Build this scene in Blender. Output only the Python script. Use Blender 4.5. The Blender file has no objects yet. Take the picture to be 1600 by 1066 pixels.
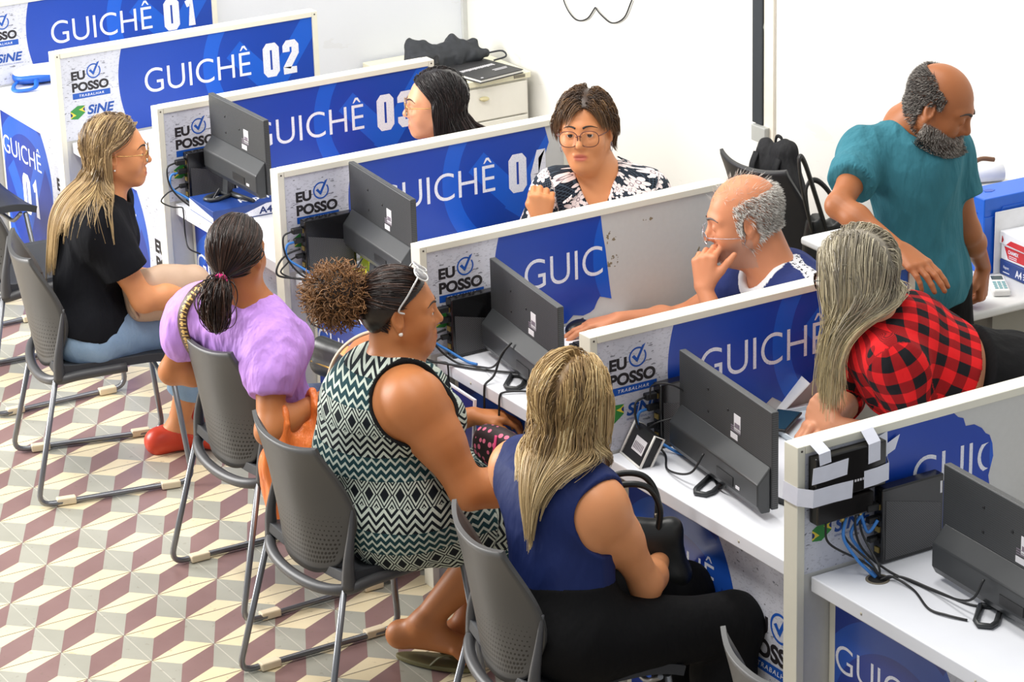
import bpy, math, random
import numpy as np
from mathutils import Vector, Matrix, noise as mnoise

random.seed(7)
RNG = np.random.default_rng(7)
SC = bpy.context.scene
COL = SC.collection
PI = math.pi

# ------------------------------------------------------------------ camera
cam_data = bpy.data.cameras.new('camera')
cam_data.sensor_fit = 'HORIZONTAL'
cam_data.sensor_width = 36.0
cam_data.lens = 4415.64 / 1600 * 36.0
cam_data.clip_end = 100
cam_ob = bpy.data.objects.new('camera', cam_data)
COL.objects.link(cam_ob)
_yaw, _pit, _rol = 2.60952573, 0.35689278, -0.02992696
_d = Vector((math.cos(_yaw) * math.cos(_pit), math.sin(_yaw) * math.cos(_pit), -math.sin(_pit)))
_r = _d.cross(Vector((0, 0, 1))).normalized()
_u = _r.cross(_d)
_r2 = _r * math.cos(_rol) + _u * math.sin(_rol)
_u2 = _r2.cross(_d)
cam_ob.matrix_world = Matrix(((_r2.x, _u2.x, -_d.x, 11.52592959), (_r2.y, _u2.y, -_d.y, -3.73657381),
                              (_r2.z, _u2.z, -_d.z, 3.71262305), (0, 0, 0, 1)))
SC.camera = cam_ob

# ------------------------------------------------------------------ light
SC.view_settings.view_transform = 'Standard'
SC.view_settings.look = 'None'
SC.view_settings.gamma = 1.0
SC.view_settings.exposure = 0.06
SC.view_settings.use_curve_mapping = False
world = bpy.data.worlds.new('world')
SC.world = world
world.use_nodes = True
world.node_tree.nodes['Background'].inputs[0].default_value = (0.93, 0.96, 1.0, 1)
world.node_tree.nodes['Background'].inputs[1].default_value = 0.50


def area_light(name, loc, target, size, size_y, power, color=(1, 1, 1)):
    l = bpy.data.lights.new(name, 'AREA')
    l.shape = 'RECTANGLE'
    l.size = size
    l.size_y = size_y
    l.energy = power
    l.color = color
    o = bpy.data.objects.new(name, l)
    COL.objects.link(o)
    o.location = loc
    o.rotation_euler = (Vector(target) - Vector(loc)).to_track_quat('-Z', 'Y').to_euler()
    return o


# daylight from the tall door openings beyond the left end of the hall, and two rows of ceiling lamps
area_light('daylight_door', (0.6, -3.2, 2.2), (2.0, -0.5, 0.2), 2.0, 2.4, 360, (1.0, 0.98, 0.95))
area_light('ceiling_lamp_front', (4.6, -1.7, 4.6), (4.6, -0.6, 0), 5.0, 0.6, 170, (1.0, 0.97, 0.92))
area_light('ceiling_lamp_back', (3.6, 0.6, 4.6), (3.6, 1.2, 0), 5.0, 0.6, 125, (1.0, 0.97, 0.92))

# ------------------------------------------------------------------ helpers


def V3(*a):
    return np.array(a, dtype=float)


def nrm(v):
    v = np.asarray(v, dtype=float)
    return v / (np.linalg.norm(v) + 1e-12)


def link(name, mesh, parent=None):
    o = bpy.data.objects.new(name, mesh)
    COL.objects.link(o)
    if parent is not None:
        o.parent = parent
    return o


def thing(name, label, cat, loc=(0, 0, 0), rotz=0.0, group=None):
    o = bpy.data.objects.new(name, None)
    o.empty_display_size = 0.05
    COL.objects.link(o)
    o.location = loc
    o.rotation_euler = (0, 0, rotz)
    tag(o, label, cat, group)
    return o


def tag(o, label, cat, group=None):
    o['label'] = label
    o['category'] = cat
    if group:
        o['group'] = group
    return o


def struct(o):
    o['kind'] = 'structure'
    return o


class MB:
    """mesh collector: boxes, tubes, prisms, lathes in one mesh"""

    def __init__(s):
        s.v, s.f, s.m, s.sm = [], [], [], []

    def add(s, vs, fs, mi=0, smooth=False):
        b = len(s.v)
        s.v += [tuple(map(float, q)) for q in vs]
        s.f += [tuple(i + b for i in q) for q in fs]
        s.m += [mi] * len(fs)
        s.sm += [smooth] * len(fs)
        return s

    def box(s, a, b, mi=0, M=None):
        x0, y0, z0 = a
        x1, y1, z1 = b
        vs = [(x0, y0, z0), (x1, y0, z0), (x1, y1, z0), (x0, y1, z0), (x0, y0, z1), (x1, y0, z1), (x1, y1, z1), (x0, y1, z1)]
        if M is not None:
            vs = [tuple(M @ Vector(q)) for q in vs]
        return s.add(vs, [(0, 3, 2, 1), (4, 5, 6, 7), (0, 1, 5, 4), (1, 2, 6, 5), (2, 3, 7, 6), (3, 0, 4, 7)], mi)

    def tube(s, path, r, n=8, mi=0, caps=True, rx=None):
        P = [np.array(q, float) for q in path]
        m = len(P)
        rr = r if hasattr(r, '__len__') else [r] * m
        t = nrm(P[1] - P[0])
        a = np.cross(t, (0, 0, 1.0))
        if np.linalg.norm(a) < 1e-3:
            a = np.cross(t, (1.0, 0, 0))
        a = nrm(a)
        vs = []
        for i in range(m):
            t = nrm(P[min(i + 1, m - 1)] - P[max(i - 1, 0)])
            a = nrm(a - t * np.dot(a, t))
            b = np.cross(t, a)
            for k in range(n):
                w = 2 * PI * k / n
                vs.append(P[i] + a * math.cos(w) * rr[i] + b * math.sin(w) * rr[i] * (rx or 1.0))
        fs = []
        for i in range(m - 1):
            for k in range(n):
                k2 = (k + 1) % n
                fs.append((i * n + k, i * n + k2, (i + 1) * n + k2, (i + 1) * n + k))
        s.add(vs, fs, mi, True)
        if caps:
            b0 = len(s.v) - len(vs)
            s.f += [tuple(b0 + k for k in reversed(range(n))), tuple(b0 + (m - 1) * n + k for k in range(n))]
            s.m += [mi] * 2
            s.sm += [False] * 2
        return s

    def prism(s, poly, fn0, fn1, mi=0, cap0=True):
        """extrude 2D polygon: fn0/fn1 map (u, v) to 3D for bottom and top"""
        n = len(poly)
        vs = [fn0(*q) for q in poly] + [fn1(*q) for q in poly]
        fs = [tuple(range(n, 2 * n))] + ([tuple(reversed(range(n)))] if cap0 else [])
        fs += [(i, (i + 1) % n, n + (i + 1) % n, n + i) for i in range(n)]
        return s.add(vs, fs, mi)

    def lathe(s, prof, c=(0, 0, 0), n=24, mi=0, M=None):
        vs = []
        for (r, z) in prof:
            for k in range(n):
                w = 2 * PI * k / n
                q = Vector((r * math.cos(w), r * math.sin(w), z))
                if M is not None:
                    q = M @ q
                vs.append((q[0] + c[0], q[1] + c[1], q[2] + c[2]))
        fs = []
        for i in range(len(prof) - 1):
            for k in range(n):
                k2 = (k + 1) % n
                fs.append((i * n + k, i * n + k2, (i + 1) * n + k2, (i + 1) * n + k))
        fs += [tuple(reversed(range(n))), tuple((len(prof) - 1) * n + k for k in range(n))]
        return s.add(vs, fs, mi, True)

    def sheet(s, fn, nu, nv, thick=0.0, mi=0, mi2=None):
        """parametric sheet fn(u, v) with u, v in 0..1; thick > 0 gives it a second side and a rim"""
        P = np.array([[fn(i / nu, j / nv) for j in range(nv + 1)] for i in range(nu + 1)], float)
        du = np.gradient(P, axis=0)
        dv = np.gradient(P, axis=1)
        N = np.cross(du, dv)
        N /= (np.linalg.norm(N, axis=2, keepdims=True) + 1e-12)
        W = nv + 1
        if not thick:
            fs = [(i * W + j, (i + 1) * W + j, (i + 1) * W + j + 1, i * W + j + 1) for i in range(nu) for j in range(nv)]
            return s.add(P.reshape(-1, 3), fs, mi, True)
        A = (P + N * thick / 2).reshape(-1, 3)
        B = (P - N * thick / 2).reshape(-1, 3)
        o = len(A)
        fa = [(i * W + j, (i + 1) * W + j, (i + 1) * W + j + 1, i * W + j + 1) for i in range(nu) for j in range(nv)]
        fb = [tuple(o + k for k in reversed(q)) for q in fa]
        rim = [i * W for i in range(nu + 1)] + [nu * W + j for j in range(1, nv + 1)] + \
              [i * W + nv for i in range(nu - 1, -1, -1)] + [j for j in range(nv - 1, 0, -1)]
        fr = []
        for k in range(len(rim)):
            a, b = rim[k], rim[(k + 1) % len(rim)]
            fr.append((b, a, o + a, o + b))
        b0 = len(s.v)
        s.add(np.vstack([A, B]), fa, mi, True)
        for q in fb:
            s.f.append(tuple(b0 + k for k in q))
        s.m += [mi if mi2 is None else mi2] * len(fb)
        s.sm += [True] * len(fb)
        for q in fr:
            s.f.append(tuple(b0 + k for k in q))
        s.m += [mi] * len(fr)
        s.sm += [False] * len(fr)
        return s

    def build(s, name, mats, parent=None, bevel=0.0, seg=2):
        me = bpy.data.meshes.new(name)
        me.from_pydata(s.v, [], s.f)
        for m in (mats if isinstance(mats, (list, tuple)) else [mats]):
            me.materials.append(m)
        me.polygons.foreach_set('material_index', s.m)
        me.polygons.foreach_set('use_smooth', s.sm)
        me.update()
        o = link(name, me, parent)
        if bevel:
            b = o.modifiers.new('bevel', 'BEVEL')
            b.width = bevel
            b.segments = seg
            b.limit_method = 'ANGLE'
            b.angle_limit = math.radians(40)
            b.harden_normals = False
        return o


def spline(pts, n=12):
    """Catmull-Rom through points"""
    P = [np.array(p, float) for p in pts]
    P = [2 * P[0] - P[1]] + P + [2 * P[-1] - P[-2]]
    out = []
    for i in range(1, len(P) - 2):
        for k in range(n):
            t = k / n
            a, b, c, d = P[i - 1], P[i], P[i + 1], P[i + 2]
            out.append(0.5 * (2 * b + (c - a) * t + (2 * a - 5 * b + 4 * c - d) * t * t + (3 * b - a - 3 * c + d) * t ** 3))
    out.append(P[-2])
    return out


def fillet(pts, r, n=5):
    P = [np.array(p, float) for p in pts]
    out = [P[0]]
    for i in range(1, len(P) - 1):
        a, b = nrm(P[i - 1] - P[i]), nrm(P[i + 1] - P[i])
        rr = min(r, np.linalg.norm(P[i - 1] - P[i]) * .45, np.linalg.norm(P[i + 1] - P[i]) * .45)
        p0, p1 = P[i] + a * rr, P[i] + b * rr
        for k in range(n + 1):
            t = k / n
            out.append((1 - t) ** 2 * p0 + 2 * t * (1 - t) * P[i] + t * t * p1)
    out.append(P[-1])
    return out


# ------------------------------------------------------------------ materials
class NT:
    def __init__(s, name):
        s.mat = bpy.data.materials.new(name)
        s.mat.use_nodes = True
        s.t = s.mat.node_tree
        s.b = s.t.nodes['Principled BSDF']

    def n(s, typ, **kw):
        nd = s.t.nodes.new(typ)
        for k, v in kw.items():
            setattr(nd, k, v)
        return nd

    def plug(s, inp, val):
        if hasattr(val, 'is_linked') or isinstance(val, bpy.types.NodeSocket):
            s.t.links.new(val, inp)
        elif isinstance(val, (tuple, list)) and len(val) == 3 and inp.type == 'RGBA':
            inp.default_value = (*val, 1)
        else:
            inp.default_value = val

    def math(s, op, a, b=None, c=None, clamp=False):
        nd = s.n('ShaderNodeMath', operation=op, use_clamp=clamp)
        s.plug(nd.inputs[0], a)
        if b is not None:
            s.plug(nd.inputs[1], b)
        if c is not None:
            s.plug(nd.inputs[2], c)
        return nd.outputs[0]

    def mix(s, fac, a, b):
        nd = s.n('ShaderNodeMix', data_type='RGBA')
        s.plug(nd.inputs[0], fac)
        s.plug(nd.inputs[6], a)
        s.plug(nd.inputs[7], b)
        return nd.outputs[2]

    def obj(s):
        return s.n('ShaderNodeTexCoord').outputs['Object']

    def attr(s, name, out='Vector'):
        return s.n('ShaderNodeAttribute', attribute_name=name).outputs[out]

    def sep(s, v):
        nd = s.n('ShaderNodeSeparateXYZ')
        s.plug(nd.inputs[0], v)
        return nd.outputs

    def comb(s, x, y, z=0.0):
        nd = s.n('ShaderNodeCombineXYZ')
        s.plug(nd.inputs[0], x)
        s.plug(nd.inputs[1], y)
        s.plug(nd.inputs[2], z)
        return nd.outputs[0]

    def noise(s, vec, scale, detail=3.0, rough=0.5, out=0):
        nd = s.n('ShaderNodeTexNoise')
        s.plug(nd.inputs['Vector'], vec)
        nd.inputs['Scale'].default_value = scale
        nd.inputs['Detail'].default_value = detail
        nd.inputs['Roughness'].default_value = rough
        return nd.outputs[out]

    def mapping(s, vec, scale=(1, 1, 1), rot=(0, 0, 0), loc=(0, 0, 0)):
        nd = s.n('ShaderNodeMapping')
        s.plug(nd.inputs[0], vec)
        nd.inputs['Location'].default_value = loc
        nd.inputs['Rotation'].default_value = rot
        nd.inputs['Scale'].default_value = scale
        return nd.outputs[0]

    def ramp(s, fac, stops):
        nd = s.n('ShaderNodeValToRGB')
        s.plug(nd.inputs[0], fac)
        el = nd.color_ramp.elements
        while len(el) < len(stops):
            el.new(0.5)
        for e, (p, c) in zip(el, stops):
            e.position = p
            e.color = (*c, 1) if len(c) == 3 else c
        return nd.outputs[0]

    def bump(s, h, strength=0.3, dist=0.01):
        nd = s.n('ShaderNodeBump')
        nd.inputs['Strength'].default_value = strength
        nd.inputs['Distance'].default_value = dist
        s.plug(nd.inputs['Height'], h)
        s.t.links.new(nd.outputs[0], s.b.inputs['Normal'])

    def done(s, color=None, rough=None, metal=None, spec=None):
        if color is not None:
            s.plug(s.b.inputs['Base Color'], color)
        if rough is not None:
            s.plug(s.b.inputs['Roughness'], rough)
        if metal is not None:
            s.plug(s.b.inputs['Metallic'], metal)
        if spec is not None:
            s.plug(s.b.inputs['Specular IOR Level'], spec)
        return s.mat


def srgb(r, g, b):
    return tuple(((c / 255 + 0.055) / 1.055) ** 2.4 if c > 10 else c / 255 / 12.92 for c in (r, g, b))


_mc = {}


def plain(name, col, rough=0.5, metal=0.0, var=0.08, scale=30.0, bump=0.0, spec=None):
    """plain material with a slight procedural variation"""
    if name in _mc:
        return _mc[name]
    n = NT(name)
    o = n.obj()
    f = n.noise(o, scale, 4.0)
    c = n.mix(f, tuple(x * (1 - var) for x in col), tuple(min(1, x * (1 + var)) for x in col))
    if bump:
        n.bump(f, bump, 0.004)
    _mc[name] = n.done(c, rough, metal, spec)
    return _mc[name]


def cloth(name, col, rough=0.85, var=0.12, fold=0.35, weave=900.0):
    if name in _mc:
        return _mc[name]
    n = NT(name)
    o = n.obj()
    big = n.noise(o, 9.0, 3.0)
    st = n.noise(n.mapping(o, (1, 1, 0.35), (0.3, 0.4, 0.2)), 16.0, 3.0)
    fine = n.noise(o, weave, 1.0)
    h = n.math('ADD', n.math('MULTIPLY', st, 1.0), n.math('MULTIPLY', fine, 0.02))
    n.bump(h, fold, 0.03)
    c = n.mix(big, tuple(x * (1 - var) for x in col), tuple(min(1, x * (1 + var)) for x in col))
    _mc[name] = n.done(c, rough, 0.0, 0.2)
    return _mc[name]


def text_geo(body, cap=0.1, width=None, bold=0.0, shear=0.0, spacing=1.0, res=6):
    """2D vertices and faces of lettering; cap height and total width in metres; lower left at 0,0"""
    cu = bpy.data.curves.new('lettering', 'FONT')
    cu.body = body
    cu.size = 1.0
    cu.offset = bold
    cu.shear = shear
    cu.space_character = spacing
    cu.resolution_u = res
    cu.fill_mode = 'FRONT'
    o = bpy.data.objects.new('lettering', cu)
    COL.objects.link(o)
    dg = bpy.context.evaluated_depsgraph_get()
    me = bpy.data.meshes.new_from_object(o.evaluated_get(dg))
    v = np.array([q.co[:2] for q in me.vertices])
    f = [tuple(p.vertices) for p in me.polygons]
    bpy.data.objects.remove(o)
    bpy.data.curves.remove(cu)
    bpy.data.meshes.remove(me)
    capu = 0.727 + 2 * bold
    v = v * (cap / capu)
    v[:, 1] += bold * cap / capu
    x0, x1 = v[:, 0].min(), v[:, 0].max()
    v[:, 0] -= x0
    if width:
        v[:, 0] *= width / (x1 - x0)
    return v, f
# ------------------------------------------------------------------ bodies: smooth unions of tapered forms, meshed as one surface
class Sdf:
    def __init__(s):
        s.P = []

    def copy(s):
        q = Sdf()
        q.P = list(s.P)
        return q

    def rc(s, a, b, ra, rb, k=.02, op=1, clip=None):
        s.P.append(('rc', V3(*a), V3(*b), ra, rb, k, op, clip))
        return s

    def sp(s, c, r, k=.02, op=1, clip=None):
        return s.rc(c, V3(*c) + V3(0, 0, 1e-5), r, r, k, op, clip)

    def el(s, c, r, R=None, k=.02, op=1, clip=None):
        s.P.append(('el', V3(*c), V3(*r), np.eye(3) if R is None else np.array(R), 0, k, op, clip))
        return s

    @staticmethod
    def d1(p, X):
        if p[0] == 'rc':
            a, b, ra, rb = p[1:5]
            ba = b - a
            pa = X - a
            h = np.clip((pa @ ba) / (ba @ ba), 0, 1)
            q = pa - h[:, None] * ba
            d = np.sqrt((q * q).sum(1)) - (ra + (rb - ra) * h)
        else:
            q = (X - p[1]) @ p[3]
            r = p[2]
            k0 = np.sqrt(((q / r) ** 2).sum(1))
            k1 = np.sqrt(((q / (r * r)) ** 2).sum(1)) + 1e-9
            d = k0 * (k0 - 1) / k1
            d = np.where(k0 < .05, -r.min(), d)
        if p[7] is not None:
            for (o, n) in p[7]:
                d = np.maximum(d, (X - o) @ n)
        return d

    @staticmethod
    def join(d, q, k, op):
        if op > 0:
            h = np.maximum(k - np.abs(d - q), 0)
            return np.minimum(d, q) - h * h / (4 * k)
        q = -q
        h = np.maximum(k - np.abs(d - q), 0)
        return np.maximum(d, q) + h * h / (4 * k)

    def ev(s, X, sel=None):
        d = np.full(len(X), 1.0)
        for i, p in enumerate(s.P):
            if sel is not None and not sel[i]:
                continue
            d = s.join(d, s.d1(p, X), p[5], p[6])
        return d

    def grad(s, X, e=.004):
        g = np.stack([s.ev(X + V3(e, 0, 0)) - s.ev(X - V3(e, 0, 0)), s.ev(X + V3(0, e, 0)) - s.ev(X - V3(0, e, 0)),
                      s.ev(X + V3(0, 0, e)) - s.ev(X - V3(0, 0, e))], 1)
        return g / (np.linalg.norm(g, axis=1, keepdims=True) + 1e-9)

    def mesh(s, h=.004, B=10):
        lo, hi = V3(9, 9, 9), V3(-9, -9, -9)
        for p in s.P:
            if p[6] < 0:
                continue
            if p[0] == 'rc':
                r = max(p[3], p[4])
                lo = np.minimum(lo, np.minimum(p[1], p[2]) - r)
                hi = np.maximum(hi, np.maximum(p[1], p[2]) + r)
            else:
                r = p[2].max()
                lo = np.minimum(lo, p[1] - r)
                hi = np.maximum(hi, p[1] + r)
        lo -= .03
        hi += .03
        bs = B * h
        nb = np.ceil((hi - lo) / bs).astype(int)
        g = np.stack(np.meshgrid(*[np.arange(k) for k in nb], indexing='ij'), -1).reshape(-1, 3)
        cen = lo + (g + .5) * bs
        D = np.stack([s.d1(p, cen) for p in s.P])
        d = np.full(len(cen), 1.0)
        for i, p in enumerate(s.P):
            d = s.join(d, D[i], p[5], p[6])
        R = bs * math.sqrt(3) / 2
        act = np.where(np.abs(d) < R * 1.4 + .004)[0]
        add = np.array([p[6] > 0 for p in s.P])
        ks = np.array([p[5] for p in s.P])
        ar = np.arange(B + 1)
        loc = np.stack(np.meshgrid(ar, ar, ar, indexing='ij'), -1).reshape(-1, 3)
        VAL, GI = [], []
        for b in act:
            dm = D[add, b].min()
            sel = np.where(add, D[:, b] < max(dm, 0) + 2.4 * R + ks, D[:, b] < R * 1.3 + ks + .03)
            X = lo + (g[b] * B + loc) * h
            v = s.ev(X, sel)
            if v.min() < 0 < v.max():
                VAL.append(v.reshape(B + 1, B + 1, B + 1))
                GI.append(g[b] * B)
        VAL = np.stack(VAL)
        GI = np.stack(GI)
        ins = VAL < 0
        n8 = np.zeros((len(VAL), B, B, B), np.int8)
        for dx in (0, 1):
            for dy in (0, 1):
                for dz in (0, 1):
                    n8 += ins[:, dx:B + dx, dy:B + dy, dz:B + dz]
        cb, ci, cj, ck = np.where((n8 > 0) & (n8 < 8))
        cor = {}
        for dx in (0, 1):
            for dy in (0, 1):
                for dz in (0, 1):
                    cor[dx, dy, dz] = VAL[cb, ci + dx, cj + dy, ck + dz]
        acc = np.zeros((len(cb), 3))
        cnt = np.zeros(len(cb))
        for a in cor:
            for ax in range(3):
                if a[ax] == 0:
                    b = list(a)
                    b[ax] = 1
                    va, vb = cor[a], cor[tuple(b)]
                    m = (va < 0) != (vb < 0)
                    t = np.where(m, va / np.where(m, va - vb, 1), 0)
                    pos = np.tile(np.array(a, float), (len(cb), 1))
                    pos[:, ax] = t
                    acc += pos * m[:, None]
                    cnt += m
        gi = GI[cb] + np.stack([ci, cj, ck], 1)
        verts = lo + (gi + acc / cnt[:, None]) * h
        MUL = 1 << 20
        key = ((gi[:, 0].astype(np.int64) * MUL) + gi[:, 1]) * MUL + gi[:, 2]
        order = np.argsort(key)
        sk = key[order]
        faces = []
        for ax in range(3):
            sl = [slice(0, B)] * 3
            sh = [slice(0, B)] * 3
            sh[ax] = slice(1, B + 1)
            A = ins[(slice(None), *sl)]
            C = ins[(slice(None), *sh)]
            eb, ei, ej, ek = np.where(A != C)
            flip = A[eb, ei, ej, ek]
            e = GI[eb] + np.stack([ei, ej, ek], 1)
            u, w = (ax + 1) % 3, (ax + 2) % 3
            quad = []
            ok = np.ones(len(e), bool)
            for (a, b) in ((-1, -1), (0, -1), (0, 0), (-1, 0)):
                c = e.copy()
                c[:, u] += a
                c[:, w] += b
                kk = ((c[:, 0].astype(np.int64) * MUL) + c[:, 1]) * MUL + c[:, 2]
                ix = np.searchsorted(sk, kk)
                ix = np.minimum(ix, len(sk) - 1)
                ok &= sk[ix] == kk
                quad.append(order[ix])
            q = np.stack(quad, 1)
            q[~flip] = q[~flip][:, ::-1]
            faces.append(q[ok])
        return verts, np.concatenate(faces)


def np_mesh(name, V, F, mats, parent=None, attrs=None, smooth=True, midx=None):
    me = bpy.data.meshes.new(name)
    n, k = F.shape
    me.vertices.add(len(V))
    me.vertices.foreach_set('co', np.asarray(V, np.float32).ravel())
    me.loops.add(n * k)
    me.loops.foreach_set('vertex_index', F.astype(np.int32).ravel())
    me.polygons.add(n)
    me.polygons.foreach_set('loop_start', np.arange(0, n * k, k, dtype=np.int32))
    me.polygons.foreach_set('loop_total', np.full(n, k, np.int32))
    for m in (mats if isinstance(mats, (list, tuple)) else [mats]):
        me.materials.append(m)
    me.polygons.foreach_set('use_smooth', np.full(n, smooth))
    if midx is not None:
        me.polygons.foreach_set('material_index', midx.astype(np.int32))
    for nm, arr in (attrs or {}).items():
        arr = np.asarray(arr, np.float32)
        if arr.ndim == 1:
            me.attributes.new(nm, 'FLOAT', 'POINT').data.foreach_set('value', arr)
        else:
            me.attributes.new(nm, 'FLOAT_VECTOR', 'POINT').data.foreach_set('vector', arr.ravel())
    me.update(calc_edges=True)
    me.validate()
    return link(name, me, parent)


def frame(f, u):
    """right, forward, up from a forward and a rough up"""
    f = nrm(f)
    r = nrm(np.cross(f, u))
    return r, f, np.cross(r, f)


def yawv(deg):
    a = math.radians(deg)
    return V3(math.cos(a), math.sin(a), 0), V3(math.sin(a), -math.cos(a), 0)


def ik(a, c, l1, l2, pole):
    a, c = V3(*a), V3(*c)
    d = c - a
    L = min(np.linalg.norm(d), (l1 + l2) * .999)
    d = nrm(d)
    x = (l1 * l1 - l2 * l2 + L * L) / (2 * L)
    hgt = math.sqrt(max(l1 * l1 - x * x, 0))
    p = V3(*pole)
    p = nrm(p - d * (p @ d))
    return a + d * x + p * hgt, a + d * L


def skin_mat(name, col, lip, var=.07):
    n = NT(name)
    o = n.obj()
    f = n.noise(o, 22.0, 4.0)
    c = n.mix(f, tuple(x * (1 - var) for x in col), tuple(min(1, x * (1 + var)) for x in col))
    red = n.noise(o, 6.0, 2.0)
    c = n.mix(n.math('MULTIPLY', red, .25), c, (col[0] * 1.02, col[1] * .82, col[2] * .76))
    c = n.mix(n.attr('lip', 'Fac'), c, lip)
    c = n.mix(n.math('MULTIPLY', n.attr('stubble', 'Fac'), n.math('ADD', .35, n.math('MULTIPLY', n.noise(o, 420, 1), .45))), c, (.30, .27, .25))
    n.bump(n.noise(o, 260, 2.0), .06, .002)
    n.b.inputs['Subsurface Weight'].default_value = .08
    n.b.inputs['Subsurface Radius'].default_value = (.012, .005, .003)
    return n.done(c, .47, 0, .4)


def add_hand(S, W, fdir, dors, side, sc=1.0, curl=(.3, .35, .4, .45), thumb=(.5, .4), spread=.08, k=.006):
    """palm and five fingers; fdir from wrist to knuckles, dors out of the back of the hand; side +1 right hand, -1 left hand"""
    f = nrm(fdir)
    n = nrm(dors - f * (dors @ f))
    t = -np.cross(f, n) * side         # thumb side (right hand, back up: to the left)
    lens = ((.040, .025, .020), (.045, .028, .021), (.041, .026, .020), (.032, .020, .018))
    offs = (.029, .0098, -.010, -.028)
    plen = (.086, .088, .083, .076)
    tips = []
    for i in range(4):
        kn = W + (f * plen[i] + t * offs[i] - n * (.002 + .003 * abs(i - 1.4))) * sc
        S.rc(W + (f * .012 + t * offs[i] * .55) * sc, kn, .0135 * sc, .0115 * sc, .014)
        a = spread * (1.5 - i)
        d = f * math.cos(a) + t * math.sin(a)
        p = kn
        ang = 0
        for j in range(3):
            ang += curl[i] * (1.0, 1.15, .8)[j]
            dd = d * math.cos(ang) - n * math.sin(ang)
            q = p + dd * lens[i][j] * sc
            S.rc(p, q, (.0098, .0088, .0080)[j] * sc * (1 if i < 3 else .88), (.0088, .0080, .0068)[j] * sc * (1 if i < 3 else .88), k if j == 0 else .003)
            p = q
        tips.append(p)
    b0 = W + (f * .022 + t * .018 - n * .006) * sc
    d = nrm(f * math.cos(thumb[0]) + t * math.sin(thumb[0]) - n * .25)
    b1 = b0 + d * .040 * sc
    S.rc(b0, b1, .0165 * sc, .0125 * sc, .012)
    ax = thumb[1]
    d2 = nrm(d * math.cos(ax) - t * math.sin(ax) * .8 - n * math.sin(ax) * .6)
    b2 = b1 + d2 * .032 * sc
    S.rc(b1, b2, .0118 * sc, .0100 * sc, .005)
    d3 = nrm(d2 * math.cos(ax * .7) - t * math.sin(ax * .7) * .7 - n * math.sin(ax * .7) * .5)
    b3 = b2 + d3 * .026 * sc
    S.rc(b2, b3, .0102 * sc, .0078 * sc, .004)
    return tips + [b3]


def add_foot(S, A, toe, sc=1.0, shoe=0.0):
    """bare foot from the ankle joint A; toe = point under the big toe"""
    A, toe = V3(*A), V3(*toe)
    f = toe - A
    fh = nrm(V3(f[0], f[1], 0))
    n = nrm(np.cross(np.cross(nrm(f), V3(0, 0, 1)), nrm(f)))
    s = np.cross(fh, V3(0, 0, 1))
    heel = A - fh * .045 * sc - n * .052 * sc
    ball = A + f * .72 - n * 0.0 + V3(0, 0, .016)
    e = shoe
    S.sp(heel, (.031 + e) * sc, .03)
    S.rc(A - n * .004, heel, (.034 + e) * sc, (.030 + e) * sc, .03)
    S.rc(A + fh * .012, ball, (.033 + e) * sc, (.021 + e) * sc, .03)
    S.rc(heel, ball - s * .02, (.028 + e) * sc, (.019 + e) * sc, .03)
    S.rc(heel, ball + s * .02, (.026 + e) * sc, (.018 + e) * sc, .03)
    if shoe:
        S.rc(ball, toe - fh * .016 + V3(0, 0, .014), .024 + e, .016 + e, .03)
        for sg in (1, -1):
            S.rc(ball + s * .024 * sg, ball + s * .026 * sg + fh * .046 - V3(0, 0, .002), .020 + e, .017 + e, .03)
        return
    for i in range(5):
        o = (i - 2) * .0165
        b = ball + s * o * 1.05
        tp = b + fh * (.052 - .007 * abs(i - 0.6)) * sc
        tp = tp + V3(0, 0, toe[2] + .010 - tp[2])
        S.rc(b, tp, .013 * sc, (.0105 if i else .0125) * sc * .85, .008)


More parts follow.
